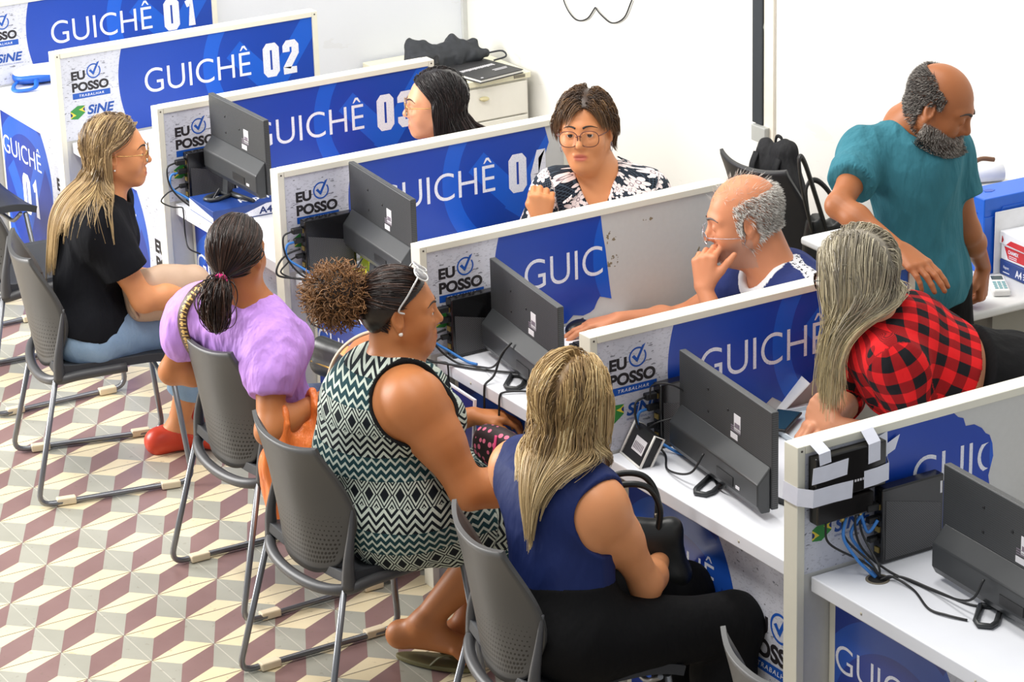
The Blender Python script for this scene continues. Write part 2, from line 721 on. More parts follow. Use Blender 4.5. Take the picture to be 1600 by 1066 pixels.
class Person:
    def __init__(s, name_label, pelvis, neck, yaw, syaw=None, head=None, hyaw=0, hpitch=0, hroll=0, hs=1.0, female=True,
                 w=1.0, dp=1.0, slouch=.02, sh=None, arms=None, legs=None, arm_l=(.28, .245), leg_l=(.41, .40), aw=1.0, lw=1.0,
                 cheeks=0.0, chinfat=0.0, face='neutral'):
        s.label = name_label
        s.P, s.N = V3(*pelvis), V3(*neck)
        s.hf, s.hr = yawv(yaw)
        s.sf, s.sr = yawv(yaw if syaw is None else syaw)
        s.up = nrm(s.N - s.P)
        s.w, s.dp, s.slouch, s.aw, s.lw, s.female, s.hs = w, dp, slouch, aw, lw, female, hs
        s.cheeks, s.chinfat, s.face = cheeks, chinfat, face
        s.L = np.linalg.norm(s.N - s.P)
        hw = .165 * w ** .35 if female else .185 * w ** .35
        sh = sh or {}
        s.S = {'R': V3(*sh['R']) if 'R' in sh else s.N + s.sr * hw - s.up * .055, 'L': V3(*sh['L']) if 'L' in sh else s.N - s.sr * hw - s.up * .055}
        f0, r0 = yawv(hyaw)
        cp, sp_ = math.cos(math.radians(hpitch)), math.sin(math.radians(hpitch))
        hf = f0 * cp + V3(0, 0, sp_)
        hr, hf, hu = frame(hf, V3(0, 0, 1))
        cr, sr = math.cos(math.radians(hroll)), math.sin(math.radians(hroll))
        hr, hu = hr * cr + hu * sr, hu * cr - hr * sr
        s.H = V3(*head)
        s.HR = np.stack([hr, hf, hu], 1)       # columns: right, forward, up
        s.arm, s.leg = {}, {}
        for k, (wr, pole, fd, dors, kw) in (arms or {}).items():
            E, W = ik(s.S[k], wr, arm_l[0], arm_l[1], pole)
            s.arm[k] = (E, W, fd, dors, kw)
        for k, (an, pole, toe) in (legs or {}).items():
            hj = s.P + s.hr * (.088 * w ** .5) * (1 if k == 'R' else -1) - V3(0, 0, .02)
            K, A = ik(hj, an, leg_l[0], leg_l[1], pole)
            s.leg[k] = (hj, K, A, V3(*toe) + (A - V3(*an)))

    def hl(s, x, y, z):
        return s.H + s.HR @ (V3(x, y, z) * s.hs)

    def spine(s, t):
        back = nrm(s.hf + s.sf)
        return s.P + (s.N - s.P) * t - back * s.slouch * math.sin(PI * min(max(t, 0), 1))

    def tframe(s, t):
        f = nrm(s.hf * (1 - t) + s.sf * t)
        r = np.cross(f, s.up)
        r = nrm(r)
        f = np.cross(s.up, r)
        return np.stack([r, f, s.up], 1)

    def torso(s, S, e=0.0, k=.05, lo=True, hi=True, shoulders=True):
        w, d, L = s.w, s.dp, s.L / .48
        R0, R5, R1 = s.tframe(0), s.tframe(.5), s.tframe(1)
        if lo:
            S.el(s.spine(.04), (.165 * w + e, .112 * d + e, .12 * L + e), R0, k)
            for sg in (1, -1):
                S.sp(s.P + s.hr * .082 * w ** .6 * sg - s.hf * .035 * d - V3(0, 0, .01), .098 * w ** .5 + e, k)
        S.el(s.spine(.36), (.138 * w + e, .104 * d + e, .16 * L + e), R5, k)
        if d > 1.25:
            S.el(s.spine(.28) + R5[:, 1] * .05 * d, (.135 * w + e, .085 * d + e, .13 * L + e), R5, k)
        if hi:
            S.el(s.spine(.70), (.15 * w ** .8 + e, .108 * d ** .8 + e, .175 * L + e), R1, k)
            if s.female:
                for sg in (1, -1):
                    S.el(s.spine(.66) + R1[:, 1] * (.07 * d) + R1[:, 0] * .068 * w * sg, (.068 * w + e, .062 * d + e, .07 * w + e), R1, k * .7)
            if shoulders:
                for kk in 'RL':
                    sj = s.S[kk]
                    mid = s.N - s.up * .035
                    S.rc(mid, s.N + (sj - s.N) * .9 + s.up * .004, .056 * w ** .3 + e, .052 * s.aw + e, k * .8)
                    S.rc(s.spine(.78), sj - s.up * .03, .085 * w ** .3 + e, .056 * s.aw + e, k)

    def limb_arm(s, S, kk, e=0.0, upper=True, fore=True, clip=None, k=.03):
        E, W = s.arm[kk][:2]
        sj = s.S[kk]
        a = s.aw
        if upper:
            S.rc(sj, sj + (E - sj) * .45, .053 * a + e, .046 * a + e, k, 1, clip)
            S.rc(sj + (E - sj) * .4, E, .047 * a + e, .036 * a ** .8 + e, k, 1, clip)
        if fore:
            m = E + (W - E) * .3
            S.rc(E, m, .037 * a ** .8 + e, .038 * a ** .8 + e, k, 1, clip)
            S.rc(m, W, .038 * a ** .8 + e, .0235 * a ** .4 + e, k, 1, clip)

    def limb_leg(s, S, kk, e=0.0, thigh=True, calf=True, clip=None, k=.04):
        hj, K, A, toe = s.leg[kk]
        a = s.lw
        if thigh:
            S.rc(hj, K, .088 * a + e, .056 * a ** .8 + e, k, 1, clip)
        if calf:
            m = K + (A - K) * .32
            back = nrm(np.cross(np.cross(A - K, V3(*toe) - A), A - K))
            S.rc(K, m - back * .008, .054 * a ** .8 + e, .053 * a ** .8 + e, k, 1, clip)
            S.rc(m - back * .008, A, .052 * a ** .8 + e, .033 * a ** .4 + e, k, 1, clip)

    def headsdf(s, S):
        R = s.HR
        q = s.hs
        hl = s.hl

        def el(c, r, k=.02, op=1, rot=None):
            S.el(hl(*c), V3(*r) * q, R if rot is None else R @ rot, k, op)

        def rc(a, b, ra, rb, k=.015, op=1):
            S.rc(hl(*a), hl(*b), ra * q, rb * q, k, op)
        m = 0 if s.female else 1
        el((0, -.014, .032), (.073, .093, .084), .02)
        el((0, .022, -.012), (.064, .070, .088), .03)
        for sg in (1, -1):
            rc((sg * .052, -.002, -.050), (sg * .018, .062, -.092), .023 + .003 * m, .019 + .002 * m, .03)
            el((sg * .036, .057, -.034), (.025 + s.cheeks, .024 + s.cheeks, .028 + s.cheeks), .03)
            rc((sg * .010, .079, .024), (sg * .044, .064, .020), .010 + .003 * m, .009, .018)
        S.sp(hl(0, .070, -.094), (.019 + .003 * m) * q, .025)
        if s.chinfat:
            S.sp(hl(0, .035, -.100), (.030 + s.chinfat) * q, .04)
        for sg in (1, -1):
            S.sp(hl(sg * .031, .093, .001), .0135 * q, .014, -1)
        rc((0, .083, .010), (0, .105, -.028), .0085 + .001 * m, .0115 + .002 * m, .014)
        for sg in (1, -1):
            S.sp(hl(sg * .0125, .094, -.033), (.0088 + .0015 * m) * q, .008)
            # eyelids around the eyeball, then the slit between them
            S.sp(hl(sg * .031, .0765, .001), .0142 * q, .006)
        if s.face != 'closed':
            for sg in (1, -1):
                el((sg * .031, .092, -.0012), (.0125, .012, .0040), .002, -1)
        el((0, .078, -.066), (.027, .018, .020), .02)
        rc((-.017, .0910, -.0620), (.017, .0910, -.0620), .0062, .0062, .006)
        rc((-.015, .0910, -.0740), (.015, .0910, -.0740), .0076, .0076, .006)
        if s.face == 'smile':
            el((0, .099, -.068), (.017, .010, .0045), .004, -1)
        else:
            rc((-.023, .0970, -.0680), (.023, .0970, -.0680), .0024, .0024, .003, -1)
        for sg in (1, -1):
            rot = np.array(Matrix.Rotation(sg * -.35, 3, 'Z') @ Matrix.Rotation(.2, 3, 'X'))
            el((sg * .0765, -.010, -.004), (.0085, .0185, .0320), .006, 1, rot)
            el((sg * .0835, -.006, -.000), (.006, .0105, .0200), .005, -1, rot)
            S.sp(hl(sg * .0745, -.004, -.034), .0085 * q, .006)
        # neck
        nk = s.N + s.up * .005
        S.rc(nk - s.sf * .012, hl(0, -.030, -.045), (.056 + .006 * m) * (1 + .15 * (s.w - 1)), (.052 + .006 * m) * q, .03)
        S.rc(nk + s.sf * .022, hl(0, .008, -.075), .045 * (1 + .15 * (s.w - 1)), .040 * q, .035)

    def body_sdf(s):
        S = Sdf()
        s.torso(S)
        for kk in s.leg:
            s.limb_leg(S, kk)
            hj, K, A, toe = s.leg[kk]
            add_foot(S, A, toe)
        s.headsdf(S)
        for kk in s.arm:
            s.limb_arm(S, kk)
            E, W, fd, dors, kw = s.arm[kk]
            s.tips = add_hand(S, W, V3(*fd), V3(*dors), 1 if kk == 'R' else -1, **kw)
        return S

    def build(s, skin, lip=(.45, .16, .13), h=.004, group=None, iris=(.03, .018, .012), brow=(.03, .02, .015), browr=.0034, stub=0.0, lids=True):
        s.root = thing('person', s.label, 'person', tuple(float(q) for q in (s.P[0], s.P[1], 0)), 0, group)
        s.off = V3(s.P[0], s.P[1], 0)
        s.body = s.body_sdf()
        V, F = s.body.mesh(h)
        q = (V - s.H) @ s.HR / s.hs
        lipm = np.clip(1.25 - np.sqrt((q[:, 0] / .0235) ** 2 + ((q[:, 2] + .068) / .0125) ** 2) ** 2, 0, 1) * (q[:, 1] > .078) * (q[:, 1] < .13)
        st = np.zeros(len(V))
        if stub:
            near = (np.abs(q[:, 0]) < .08) & (q[:, 1] > -.005) & (q[:, 1] < .12) & (q[:, 2] < -.04) & (q[:, 2] > -.13)
            cheek = np.clip((-.030 - q[:, 2] - .35 * np.clip(q[:, 1] - .03, 0, 1)) / .02, 0, 1)
            st = near * cheek * stub
        s.V, s.st, s.q = V, st, q
        np_mesh('body', V - s.off, F, skin, s.root, {'lip': np.clip(lipm * 1.3, 0, 1) * .9, 'stubble': st})
        white = plain('eye_white', (.72, .68, .64), .2)
        dark = plain('iris_%02d' % int(iris[0] * 100), iris, .12)
        pup = plain('pupil', (.004, .004, .004), .08)
        for sg in (1, -1):
            if s.face == 'closed':
                break
            m = MB()
            c = Vector(s.hl(sg * .031, .0765, .001) - s.off)
            ax = Vector(s.HR[:, 1])
            Rm = ax.to_track_quat('Z', 'Y').to_matrix()
            r = .0126 * s.hs
            n = 16
            prof = [(r * math.sin(a), r * math.cos(a)) for a in np.linspace(PI, 0.60, 10)]
            m.lathe(prof, c, n, 0, Rm)
            prof = [(r * math.sin(a) * 1.004, r * math.cos(a) * 1.004) for a in np.linspace(.62, .27, 4)]
            m.lathe(prof, c, n, 1, Rm)
            prof = [(r * math.sin(a) * 1.008, r * math.cos(a) * 1.008) for a in np.linspace(.28, .02, 4)]
            m.lathe(prof, c, n, 2, Rm)
            m.build('eye', [white, dark, pup], s.root)
        bm = plain('brow_%d_%d' % (int(brow[0] * 1000), int(brow[2] * 1000)), brow, .8)
        for sg in (1, -1):
            pts = np.array([s.hl(sg * x, y, z) for (x, y, z) in ((.012, .095, .0245), (.024, .092, .0295), (.038, .082, .0285), (.050, .068, .0205))])
            for _ in range(4):
                dd = s.body.ev(pts)
                pts -= s.body.grad(pts) * (dd - .0004)[:, None]
            pp = spline(pts - s.off, 5)
            MB().tube(pp, [browr * (1 - .75 * (i / (len(pp) - 1)) ** 1.5) for i in range(len(pp))], 6).build('eyebrow', bm, s.root)
        return s

    def wear(s, name, S, mat, h=.004, pat=None, label=None, wr=0.0, wrs=9.0, attrs=None):
        V, F = S.mesh(h)
        if wr:
            g = S.grad(V)
            ns = np.array([mnoise.noise((p[0] * wrs, p[1] * wrs, p[2] * wrs * .55)) - .6 * abs(mnoise.noise((p[0] * wrs * 1.7 + 7, p[1] * wrs * 1.7, p[2] * wrs * .8))) for p in V])
            V = V + g * (np.maximum(ns + .15, -.45) * wr)[:, None]
        at = {}
        if pat is not None:
            at['pat'] = pat(V)
        if attrs:
            at.update(attrs(V))
        o = np_mesh(name, V - s.off, F, mat, s.root, at)
        if label:
            o['label'] = label
        return o

    def pat_torso(s, segs=None, rad=.15):
        """cloth coordinates: metres around and metres along the body; segs adds limb axes"""
        axes = [(s.P - s.up * .1, s.N + s.up * .05, s.tframe(.5)[:, 1], 0.0, rad)] + (segs or [])

        def fn(V):
            best = np.full(len(V), 9.0)
            out = np.zeros((len(V), 3))
            for (a, b, f, v0, r) in axes:
                ax = nrm(b - a)
                h = np.clip((V - a) @ ax, 0, np.linalg.norm(b - a))
                q = V - a - h[:, None] * ax
                d = np.linalg.norm(q, axis=1) / r
                ff = nrm(f - ax * (f @ ax))
                rr = np.cross(ff, ax)
                u = np.arctan2(q @ rr, q @ -ff) * r
                v = (V - a) @ ax + v0
                m = d < best
                best = np.where(m, d, best)
                out[m] = np.stack([u, v, np.zeros(len(V))], 1)[m]
            return out
        return fn


def strands_mesh(name, paths, rad, mat, parent, off, flat=.5, seed=0, taper=.75, extra=None, erange=(0, .3), hue=None):
    """paths (n, m, 3) to one mesh of flattened tapered tubes with per-strand attributes"""
    n, m, _ = paths.shape
    rng = np.random.default_rng(seed)
    T = np.gradient(paths, axis=1)
    T /= np.linalg.norm(T, axis=2, keepdims=True) + 1e-9
    ref = rng.normal(size=(n, 1, 3))
    A = np.cross(T, ref)
    A /= np.linalg.norm(A, axis=2, keepdims=True) + 1e-9
    Bv = np.cross(T, A)
    t = np.linspace(0, 1, m)
    r = (np.asarray(rad).reshape(-1, 1) if np.ndim(rad) else np.full((n, 1), rad)) * (1 - taper * t[None] ** 2.2) * np.minimum(1, .5 + t[None] * 6)
    ring = [paths + A * r[..., None], paths - A * r[..., None] * .5 + Bv * r[..., None] * flat, paths - A * r[..., None] * .5 - Bv * r[..., None] * flat]
    V = np.stack(ring, 2).reshape(-1, 3) - off
    base = (np.arange(n)[:, None] * m + np.arange(m - 1)[None]) * 3
    Fs = []
    for k in range(3):
        k2 = (k + 1) % 3
        Fs.append(np.stack([base + k, base + k2, base + 3 + k2, base + 3 + k], -1).reshape(-1, 4))
    F = np.concatenate(Fs)
    rnd = np.repeat(rng.random(n) if hue is None else hue, m * 3)
    tt = np.tile(np.repeat(t, 3), n)
    if extra is not None:
        EV, EF = extra
        F = np.concatenate([F, EF + len(V)])
        V = np.concatenate([V, EV - off])
        e = np.array([mnoise.noise((p[0] * 60, p[1] * 60, p[2] * 12)) for p in EV]) * .5 + .5
        rnd = np.concatenate([rnd, erange[0] + (erange[1] - erange[0]) * np.clip(e, 0, 1)])
        tt = np.concatenate([tt, np.zeros(len(EV))])
    return np_mesh(name, V, F, mat, parent, {'rnd': rnd, 'along': tt})


def clump(paths, k, amt, seed=0, pw=1.2):
    """draw strands together into k locks towards their tips; returns the paths and a tone per lock"""
    rng = np.random.default_rng(seed)
    n = len(paths)
    gi = rng.choice(n, k, replace=False)
    r = paths[:, min(3, paths.shape[1] - 1)]
    nearest = np.array([np.argmin(((r[gi] - x) ** 2).sum(1)) for x in r])
    g = paths[gi][nearest]
    t = np.linspace(0, 1, paths.shape[1])[None, :, None] ** pw
    tone = rng.random(k)[nearest]
    return paths + (g - paths) * amt * t, np.clip(tone * .6 + rng.random(n) * .4, 0, 1)


def hair_mat(name, stops, tipmix=0.0, tip=(0.6, .45, .25), rough=.38):
    n = NT(name)
    f = n.attr('rnd', 'Fac')
    c = n.ramp(f, stops)
    if tipmix:
        a = n.math('MULTIPLY', n.math('POWER', n.attr('along', 'Fac'), 1.3), tipmix, clamp=True)
        c = n.mix(n.math('MULTIPLY', a, n.math('ADD', .35, n.math('MULTIPLY', n.math('FRACT', n.math('MULTIPLY', f, 37.0)), .65))), c, tip)
    n.b.inputs['Anisotropic'].default_value = .3
    return n.done(c, rough, 0, .45)


def scalp_roots(p, n, pred, seed=1, r=(.078, .099, .088), c=(0, -.014, .032)):
    rng = np.random.default_rng(seed)
    out = []
    while len(out) < n:
        d = rng.normal(size=(4000, 3))
        d /= np.linalg.norm(d, axis=1, keepdims=True)
        q = d * V3(*r) + V3(*c)
        ok = pred(q)
        out += list(q[ok])
    q = np.array(out[:n])
    X = p.H + (q * p.hs) @ p.HR.T
    for _ in range(3):
        X -= p.body.grad(X) * (p.body.ev(X) - .002)[:, None]
    return q, X


def grow(p, X, d0, obst, steps, ds, grav, off, seed=3, wob=.05, inertia=.82, target=None, lens=None, gpow=1.0, gdir=None, stick=0.0, zrel=-.07, tuck=None, gather=0.0, axis=None):
    """strands that start at X, flow over the obstacle surface and fall"""
    rng = np.random.default_rng(seed)
    n = len(X)
    P = [X.copy()]
    if stick:
        g0 = obst.grad(X)
        d0 = d0 - g0 * (d0 * g0).sum(1, keepdims=True) * .9
    d = d0 / (np.linalg.norm(d0, axis=1, keepdims=True) + 1e-9)
    G = V3(0, 0, -1) if gdir is None else V3(*gdir)
    lens = np.ones(n) if lens is None else lens
    wv = rng.normal(size=(n, 3)) * wob
    axo = rng.uniform(-1, 1, (n, 2)) * (.055, .045)
    pos = X.copy()
    for i in range(steps):
        g = min(1.0, (i / steps * 1.6) ** gpow) * grav
        if target is not None:
            tv = target - pos
            tl = np.linalg.norm(tv, axis=1, keepdims=True) + 1e-9
            d = d * inertia + (tv / tl) * (1 - inertia)
        else:
            d = d * inertia + G * g * (1 - inertia) * 2 + wv * .12
        wv = wv * .8 + rng.normal(size=(n, 3)) * wob * .5
        d /= np.linalg.norm(d, axis=1, keepdims=True) + 1e-9
        new = pos + d * (ds * lens)[:, None]
        e = obst.ev(new)
        if stick:
            hz = ((new - p.H) @ p.HR)[:, 2] / p.hs
            k = stick * np.clip((hz - zrel) / .05, 0, 1)
            far = (e > off) & (k > 0)
            if far.any():
                gr = obst.grad(new[far])
                new[far] -= gr * np.minimum((e[far] - off[far]) * k[far], .012)[:, None]
                dd = new[far] - pos[far]
                d[far] = dd / (np.linalg.norm(dd, axis=1, keepdims=True) + 1e-9)
                e = obst.ev(new)
        if tuck is not None or gather or axis is not None:
            lq = ((new - p.H) @ p.HR) / p.hs
            mv = np.zeros((n, 3))
            if tuck is not None:
                k = np.clip((.075 - lq[:, 2]) / .05, 0, 1) * (lq[:, 2] > -.16)
                mv -= np.clip(lq[:, 1] - tuck, 0, .010)[:, None] * k[:, None] * p.HR[:, 1]
            if gather:
                k = np.clip((-.06 - lq[:, 2]) / .06, 0, 1)
                mv -= (lq[:, 0] * k * gather)[:, None] * p.HR[:, 0]
            if axis is not None:
                k = np.clip((-.01 - lq[:, 2]) / .08, 0, 1) * axis[2]
                mv[:, 0] += np.clip((axis[0] + axo[:, 0] - new[:, 0]) * k, -.007, .007)
                mv[:, 1] += np.clip((axis[1] + axo[:, 1] - new[:, 1]) * k, -.007, .007)
            new = new + mv
            dd = new - pos
            d = dd / (np.linalg.norm(dd, axis=1, keepdims=True) + 1e-9)
            e = obst.ev(new)
        bad = e < off
        if bad.any():
            gr = obst.grad(new[bad])
            new[bad] += gr * np.minimum(off[bad] - e[bad], .03)[:, None]
            dd = new[bad] - pos[bad]
            d[bad] = dd / (np.linalg.norm(dd, axis=1, keepdims=True) + 1e-9)
        if target is not None:
            near = (tl[:, 0] < ds * 1.2)
            new[near] = pos[near] + (target - pos[near]) * .3
        P.append(new.copy())
        pos = new
    return np.stack(P, 1)
# ------------------------------------------------------------------ the setting
ST = 0.92175      # station spacing along x
PT = 0.055        # partition thickness
PH = 1.0985       # partition height
PL = 1.096        # partition length
YW = 2.33         # back wall


def floor_material():
    n = NT('hydraulic_tile')
    o = n.obj()
    X, Y, Z = n.sep(o)
    a = n.math('DIVIDE', n.math('SUBTRACT', X, 4.0171), .2)
    b = n.math('DIVIDE', n.math('SUBTRACT', Y, -0.9161), .2)
    fu, fv = n.math('FRACT', a), n.math('FRACT', b)
    gu, gv = n.math('SUBTRACT', 1.0, fu), n.math('SUBTRACT', 1.0, fv)

    def tri(p, q):
        # triangle over the tile edge along p: q < p and q < (1 - p) / 2
        return n.math('MULTIPLY', n.math('LESS_THAN', q, p), n.math('LESS_THAN', q, n.math('DIVIDE', n.math('SUBTRACT', 1.0, p), 2.0)))
    grey = n.math('MAXIMUM', tri(fu, fv), tri(gu, gv))
    cream = n.math('MAXIMUM', tri(fv, fu), tri(gv, gu))
    cell = n.comb(n.math('FLOOR', a), n.math('FLOOR', b), 0)
    wn = n.n('ShaderNodeTexWhiteNoise')
    n.plug(wn.inputs[0], cell)
    big = n.noise(o, 7.0, 5.0)
    v = n.math('ADD', n.math('MULTIPLY', wn.outputs[0], .16), n.math('MULTIPLY', big, .5))
    cg = n.mix(v, srgb(148, 147, 134), srgb(190, 188, 176))
    cc = n.mix(v, srgb(218, 200, 158), srgb(240, 230, 204))
    cp = n.mix(v, srgb(122, 93, 90), srgb(158, 130, 126))
    c = n.mix(cream, n.mix(grey, cp, cg), cc)
    du = n.math('MINIMUM', fu, gu)
    dv = n.math('MINIMUM', fv, gv)
    lu = n.math('LESS_THAN', dv, .007)
    lv = n.math('LESS_THAN', du, .011)
    c = n.mix(n.math('MULTIPLY', lu, .45), c, srgb(226, 220, 205))
    c = n.mix(n.math('MULTIPLY', lv, .85), c, srgb(84, 72, 62))
    dirt = n.noise(o, 40, 4.0)
    c = n.mix(n.math('MULTIPLY', n.math('GREATER_THAN', dirt, .66), .25), c, srgb(110, 96, 80))
    n.bump(n.math('SUBTRACT', big, n.math('MULTIPLY', lv, .8)), .12, .003)
    return n.done(c, .33, 0, .5)


m = MB()
m.add([(-4, -6, 0), (9, -6, 0), (9, YW, 0), (-4, YW, 0), (-4, -6, -.1), (9, -6, -.1), (9, YW, -.1), (-4, YW, -.1)],
      [(0, 1, 2, 3), (4, 7, 6, 5), (0, 4, 5, 1), (1, 5, 6, 2), (2, 6, 7, 3), (3, 7, 4, 0)])
struct(m.build('floor', floor_material()))


def wall_mat(name, a, b):
    n = NT(name)
    o = n.obj()
    f = n.noise(o, 1.6, 4.0)
    sm = n.noise(n.mapping(o, (1, 1, 3)), 5.0, 5.0)
    c = n.mix(f, a, b)
    c = n.mix(n.math('MULTIPLY', n.math('GREATER_THAN', sm, .68), .12), c, srgb(190, 186, 176))
    n.bump(n.noise(o, 90, 3), .05, .003)
    return n.done(c, .7, 0, .3)


wall_white = wall_mat('wall_paint', srgb(226, 226, 221), srgb(234, 233, 228))
wall_cool = wall_mat('wall_panel_paint', srgb(222, 226, 236), srgb(232, 235, 242))
struct(MB().box((.80, YW, 0), (9, YW + .1, 3.4)).build('wall_back', wall_white))
struct(MB().box((.80, PL + .002, 0), (.90, YW, 3.4)).build('wall_left', wall_cool))
struct(MB().box((.90, YW - .022, 0), (.918, YW, 3.4)).build('trim_1', plain('trim_grey', srgb(205, 206, 204), .5)))
# black wall channel with its pale edge strip
n_ = NT('worn_black_paint')
f_ = n_.noise(n_.mapping(n_.obj(), (1, 1, .25)), 30, 4)
black_worn = n_.done(n_.mix(n_.math('GREATER_THAN', f_, .64), srgb(38, 44, 50), srgb(206, 210, 206)), .5)
rail = MB().box((3.098, YW - .02, .72), (3.162, YW, 3.3)).build('trim_2', black_worn, None, .003)
struct(rail)
struct(MB().box((3.163, YW - .012, .62), (3.222, YW, 3.3)).build('trim_3', plain('strip_cream', srgb(228, 220, 206), .5)))
tag(MB().box((3.112, YW - .035, .655), (3.20, YW, .718)).build('junction_box', plain('box_grey', srgb(170, 172, 168), .45), None, .004),
    'small grey junction box on the wall at the foot of the black channel', 'junction box')
m = MB()
zz = [(1.708, YW - .008, 1.02), (1.75, YW - .008, .915), (1.83, YW - .008, .865), (1.92, YW - .008, .885), (1.985, YW - .008, .945)]
m.tube(spline(zz, 8), .0032, 6)
zz = [(1.985, YW - .008, .945), (2.03, YW - .008, .922), (2.11, YW - .008, .905), (2.20, YW - .008, .945), (2.26, YW - .008, 1.03)]
m.tube(spline(zz, 8), .0032, 6)
tag(m.build('wall_cable', plain('cable_black', (.012, .012, .013), .45)), 'thin black cable sagging in two loops on the white wall', 'cable')

# ------------------------------------------------------------------ printed banners
cream_lac = plain('cream_laminate', srgb(233, 230, 214), .42, 0, .03)
grey_lam = plain('grey_laminate', srgb(205, 205, 202), .5, 0, .04, 60)
white_top = plain('white_worktop', srgb(232, 234, 240), .38, 0, .03, 12)


def speck(n, o):
    base = n.mix(n.noise(o, 14, 5.0), srgb(190, 192, 204), srgb(224, 226, 236))
    st = n.noise(n.mapping(o, (90, 90, 190), (.5, 0, 0)), 1.0, 2.0)
    base = n.mix(n.math('MULTIPLY', n.math('GREATER_THAN', st, .60), .35), base, srgb(150, 152, 164))
    s2 = n.noise(n.mapping(o, (70, 42, 110), (.5, 0, 0)), 1.0, 1.0)
    return n.mix(n.math('MULTIPLY', n.math('GREATER_THAN', s2, .72), .75), base, srgb(86, 88, 100))


def ring_tick(n, u, v, cu, cv, r0, r1, tick, tw):
    """mask of the large ring and tick printed in the blue field"""
    du, dv = n.math('SUBTRACT', u, cu), n.math('SUBTRACT', v, cv)
    r = n.math('SQRT', n.math('ADD', n.math('MULTIPLY', du, du), n.math('MULTIPLY', dv, dv)))
    k = n.math('MULTIPLY', n.math('GREATER_THAN', r, r0), n.math('LESS_THAN', r, r1))
    for (a, b) in zip(tick[:-1], tick[1:]):
        L = math.hypot(b[0] - a[0], b[1] - a[1])
        ex, ey = (b[0] - a[0]) / L, (b[1] - a[1]) / L
        pu, pv = n.math('SUBTRACT', u, a[0]), n.math('SUBTRACT', v, a[1])
        al = n.math('ADD', n.math('MULTIPLY', pu, ex), n.math('MULTIPLY', pv, ey))
        ac = n.math('ABSOLUTE', n.math('SUBTRACT', n.math('MULTIPLY', pu, ey), n.math('MULTIPLY', pv, ex)))
        seg = n.math('MULTIPLY', n.math('MULTIPLY', n.math('GREATER_THAN', al, -tw), n.math('LESS_THAN', al, L)), n.math('LESS_THAN', ac, tw))
        k = n.math('MAXIMUM', k, seg)
    return k


def banner_material(front=False):
    n = NT('banner_print_front' if front else 'banner_print_side')
    o = n.obj()
    X, Y, Z = n.sep(o)
    if front:
        dz = n.math('SUBTRACT', Z, .45)
        edge = n.math('SUBTRACT', .53, n.math('MULTIPLY', n.math('MULTIPLY', dz, dz), 1.7))
        blue = n.math('LESS_THAN', X, edge)
        k = ring_tick(n, X, Z, .27, .36, .255, .335, [(.12, .42), (.24, .26), (.50, .66)], .045)
        c0, c1 = srgb(22, 52, 142), srgb(32, 84, 182)
    else:
        dz = n.math('SUBTRACT', Z, .945)
        edge = n.math('ADD', .25, n.math('MULTIPLY', n.math('MULTIPLY', dz, dz), 1.15))
        blue = n.math('GREATER_THAN', Y, edge)
        k = ring_tick(n, Y, Z, .905, .94, .245, .305, [(.76, .97), (.895, .83), (1.2, 1.24)], .042)
        c0, c1 = srgb(20, 64, 164), srgb(24, 92, 204)
    cb = n.mix(n.noise(o, 3.0, 3.0), c0, tuple(x * 1.18 for x in c0))
    cb = n.mix(k, cb, c1)
    c = n.mix(blue, speck(n, o), cb)
    n.bump(n.noise(n.mapping(o, (1, 1, .6)), 7.0, 3.0), .12, .012)
    return n.done(c, .32, 0, .5)


BAN_SIDE = banner_material()
BAN_FRONT = banner_material(True)
n_ = NT('print_white')
f_ = n_.noise(n_.obj(), 260, 2)
INK_W = n_.done(n_.mix(n_.math('MULTIPLY', n_.math('GREATER_THAN', f_, .6), .4), srgb(236, 237, 246), srgb(176, 184, 214)), .5)
INK_K = plain('print_black', srgb(38, 34, 38), .5)
INK_B = plain('print_blue', srgb(24, 84, 178), .45)
INK_N = plain('print_navy', srgb(22, 74, 156), .45)
INK_G = plain('print_green', srgb(52, 138, 62), .5)
INK_Y = plain('print_yellow', srgb(236, 212, 66), .5)
INK_D = plain('print_dark_blue', srgb(20, 48, 112), .5)
INKS = [INK_W, INK_K, INK_B, INK_N, INK_G, INK_Y, INK_D]
_tc = {}


def put_text(m, fn, body, u, v, cap, width, mi, bold=0.0, shear=0.0, clip=None, spacing=1.0):
    key = (body, bold, shear, spacing)
    if key not in _tc:
        _tc[key] = text_geo(body, 1.0, None, bold, shear, spacing)
    tv, tf = _tc[key]
    w0 = tv[:, 0].max()
    sx = width / w0 if width else cap
    pts = np.stack([u + tv[:, 0] * sx, v + tv[:, 1] * cap], 1)
    if clip is not None:
        tf = [q for q in tf if all(clip(*pts[i]) for i in q)]
    if tf:
        m.add([fn(*q) for q in pts], tf, mi)


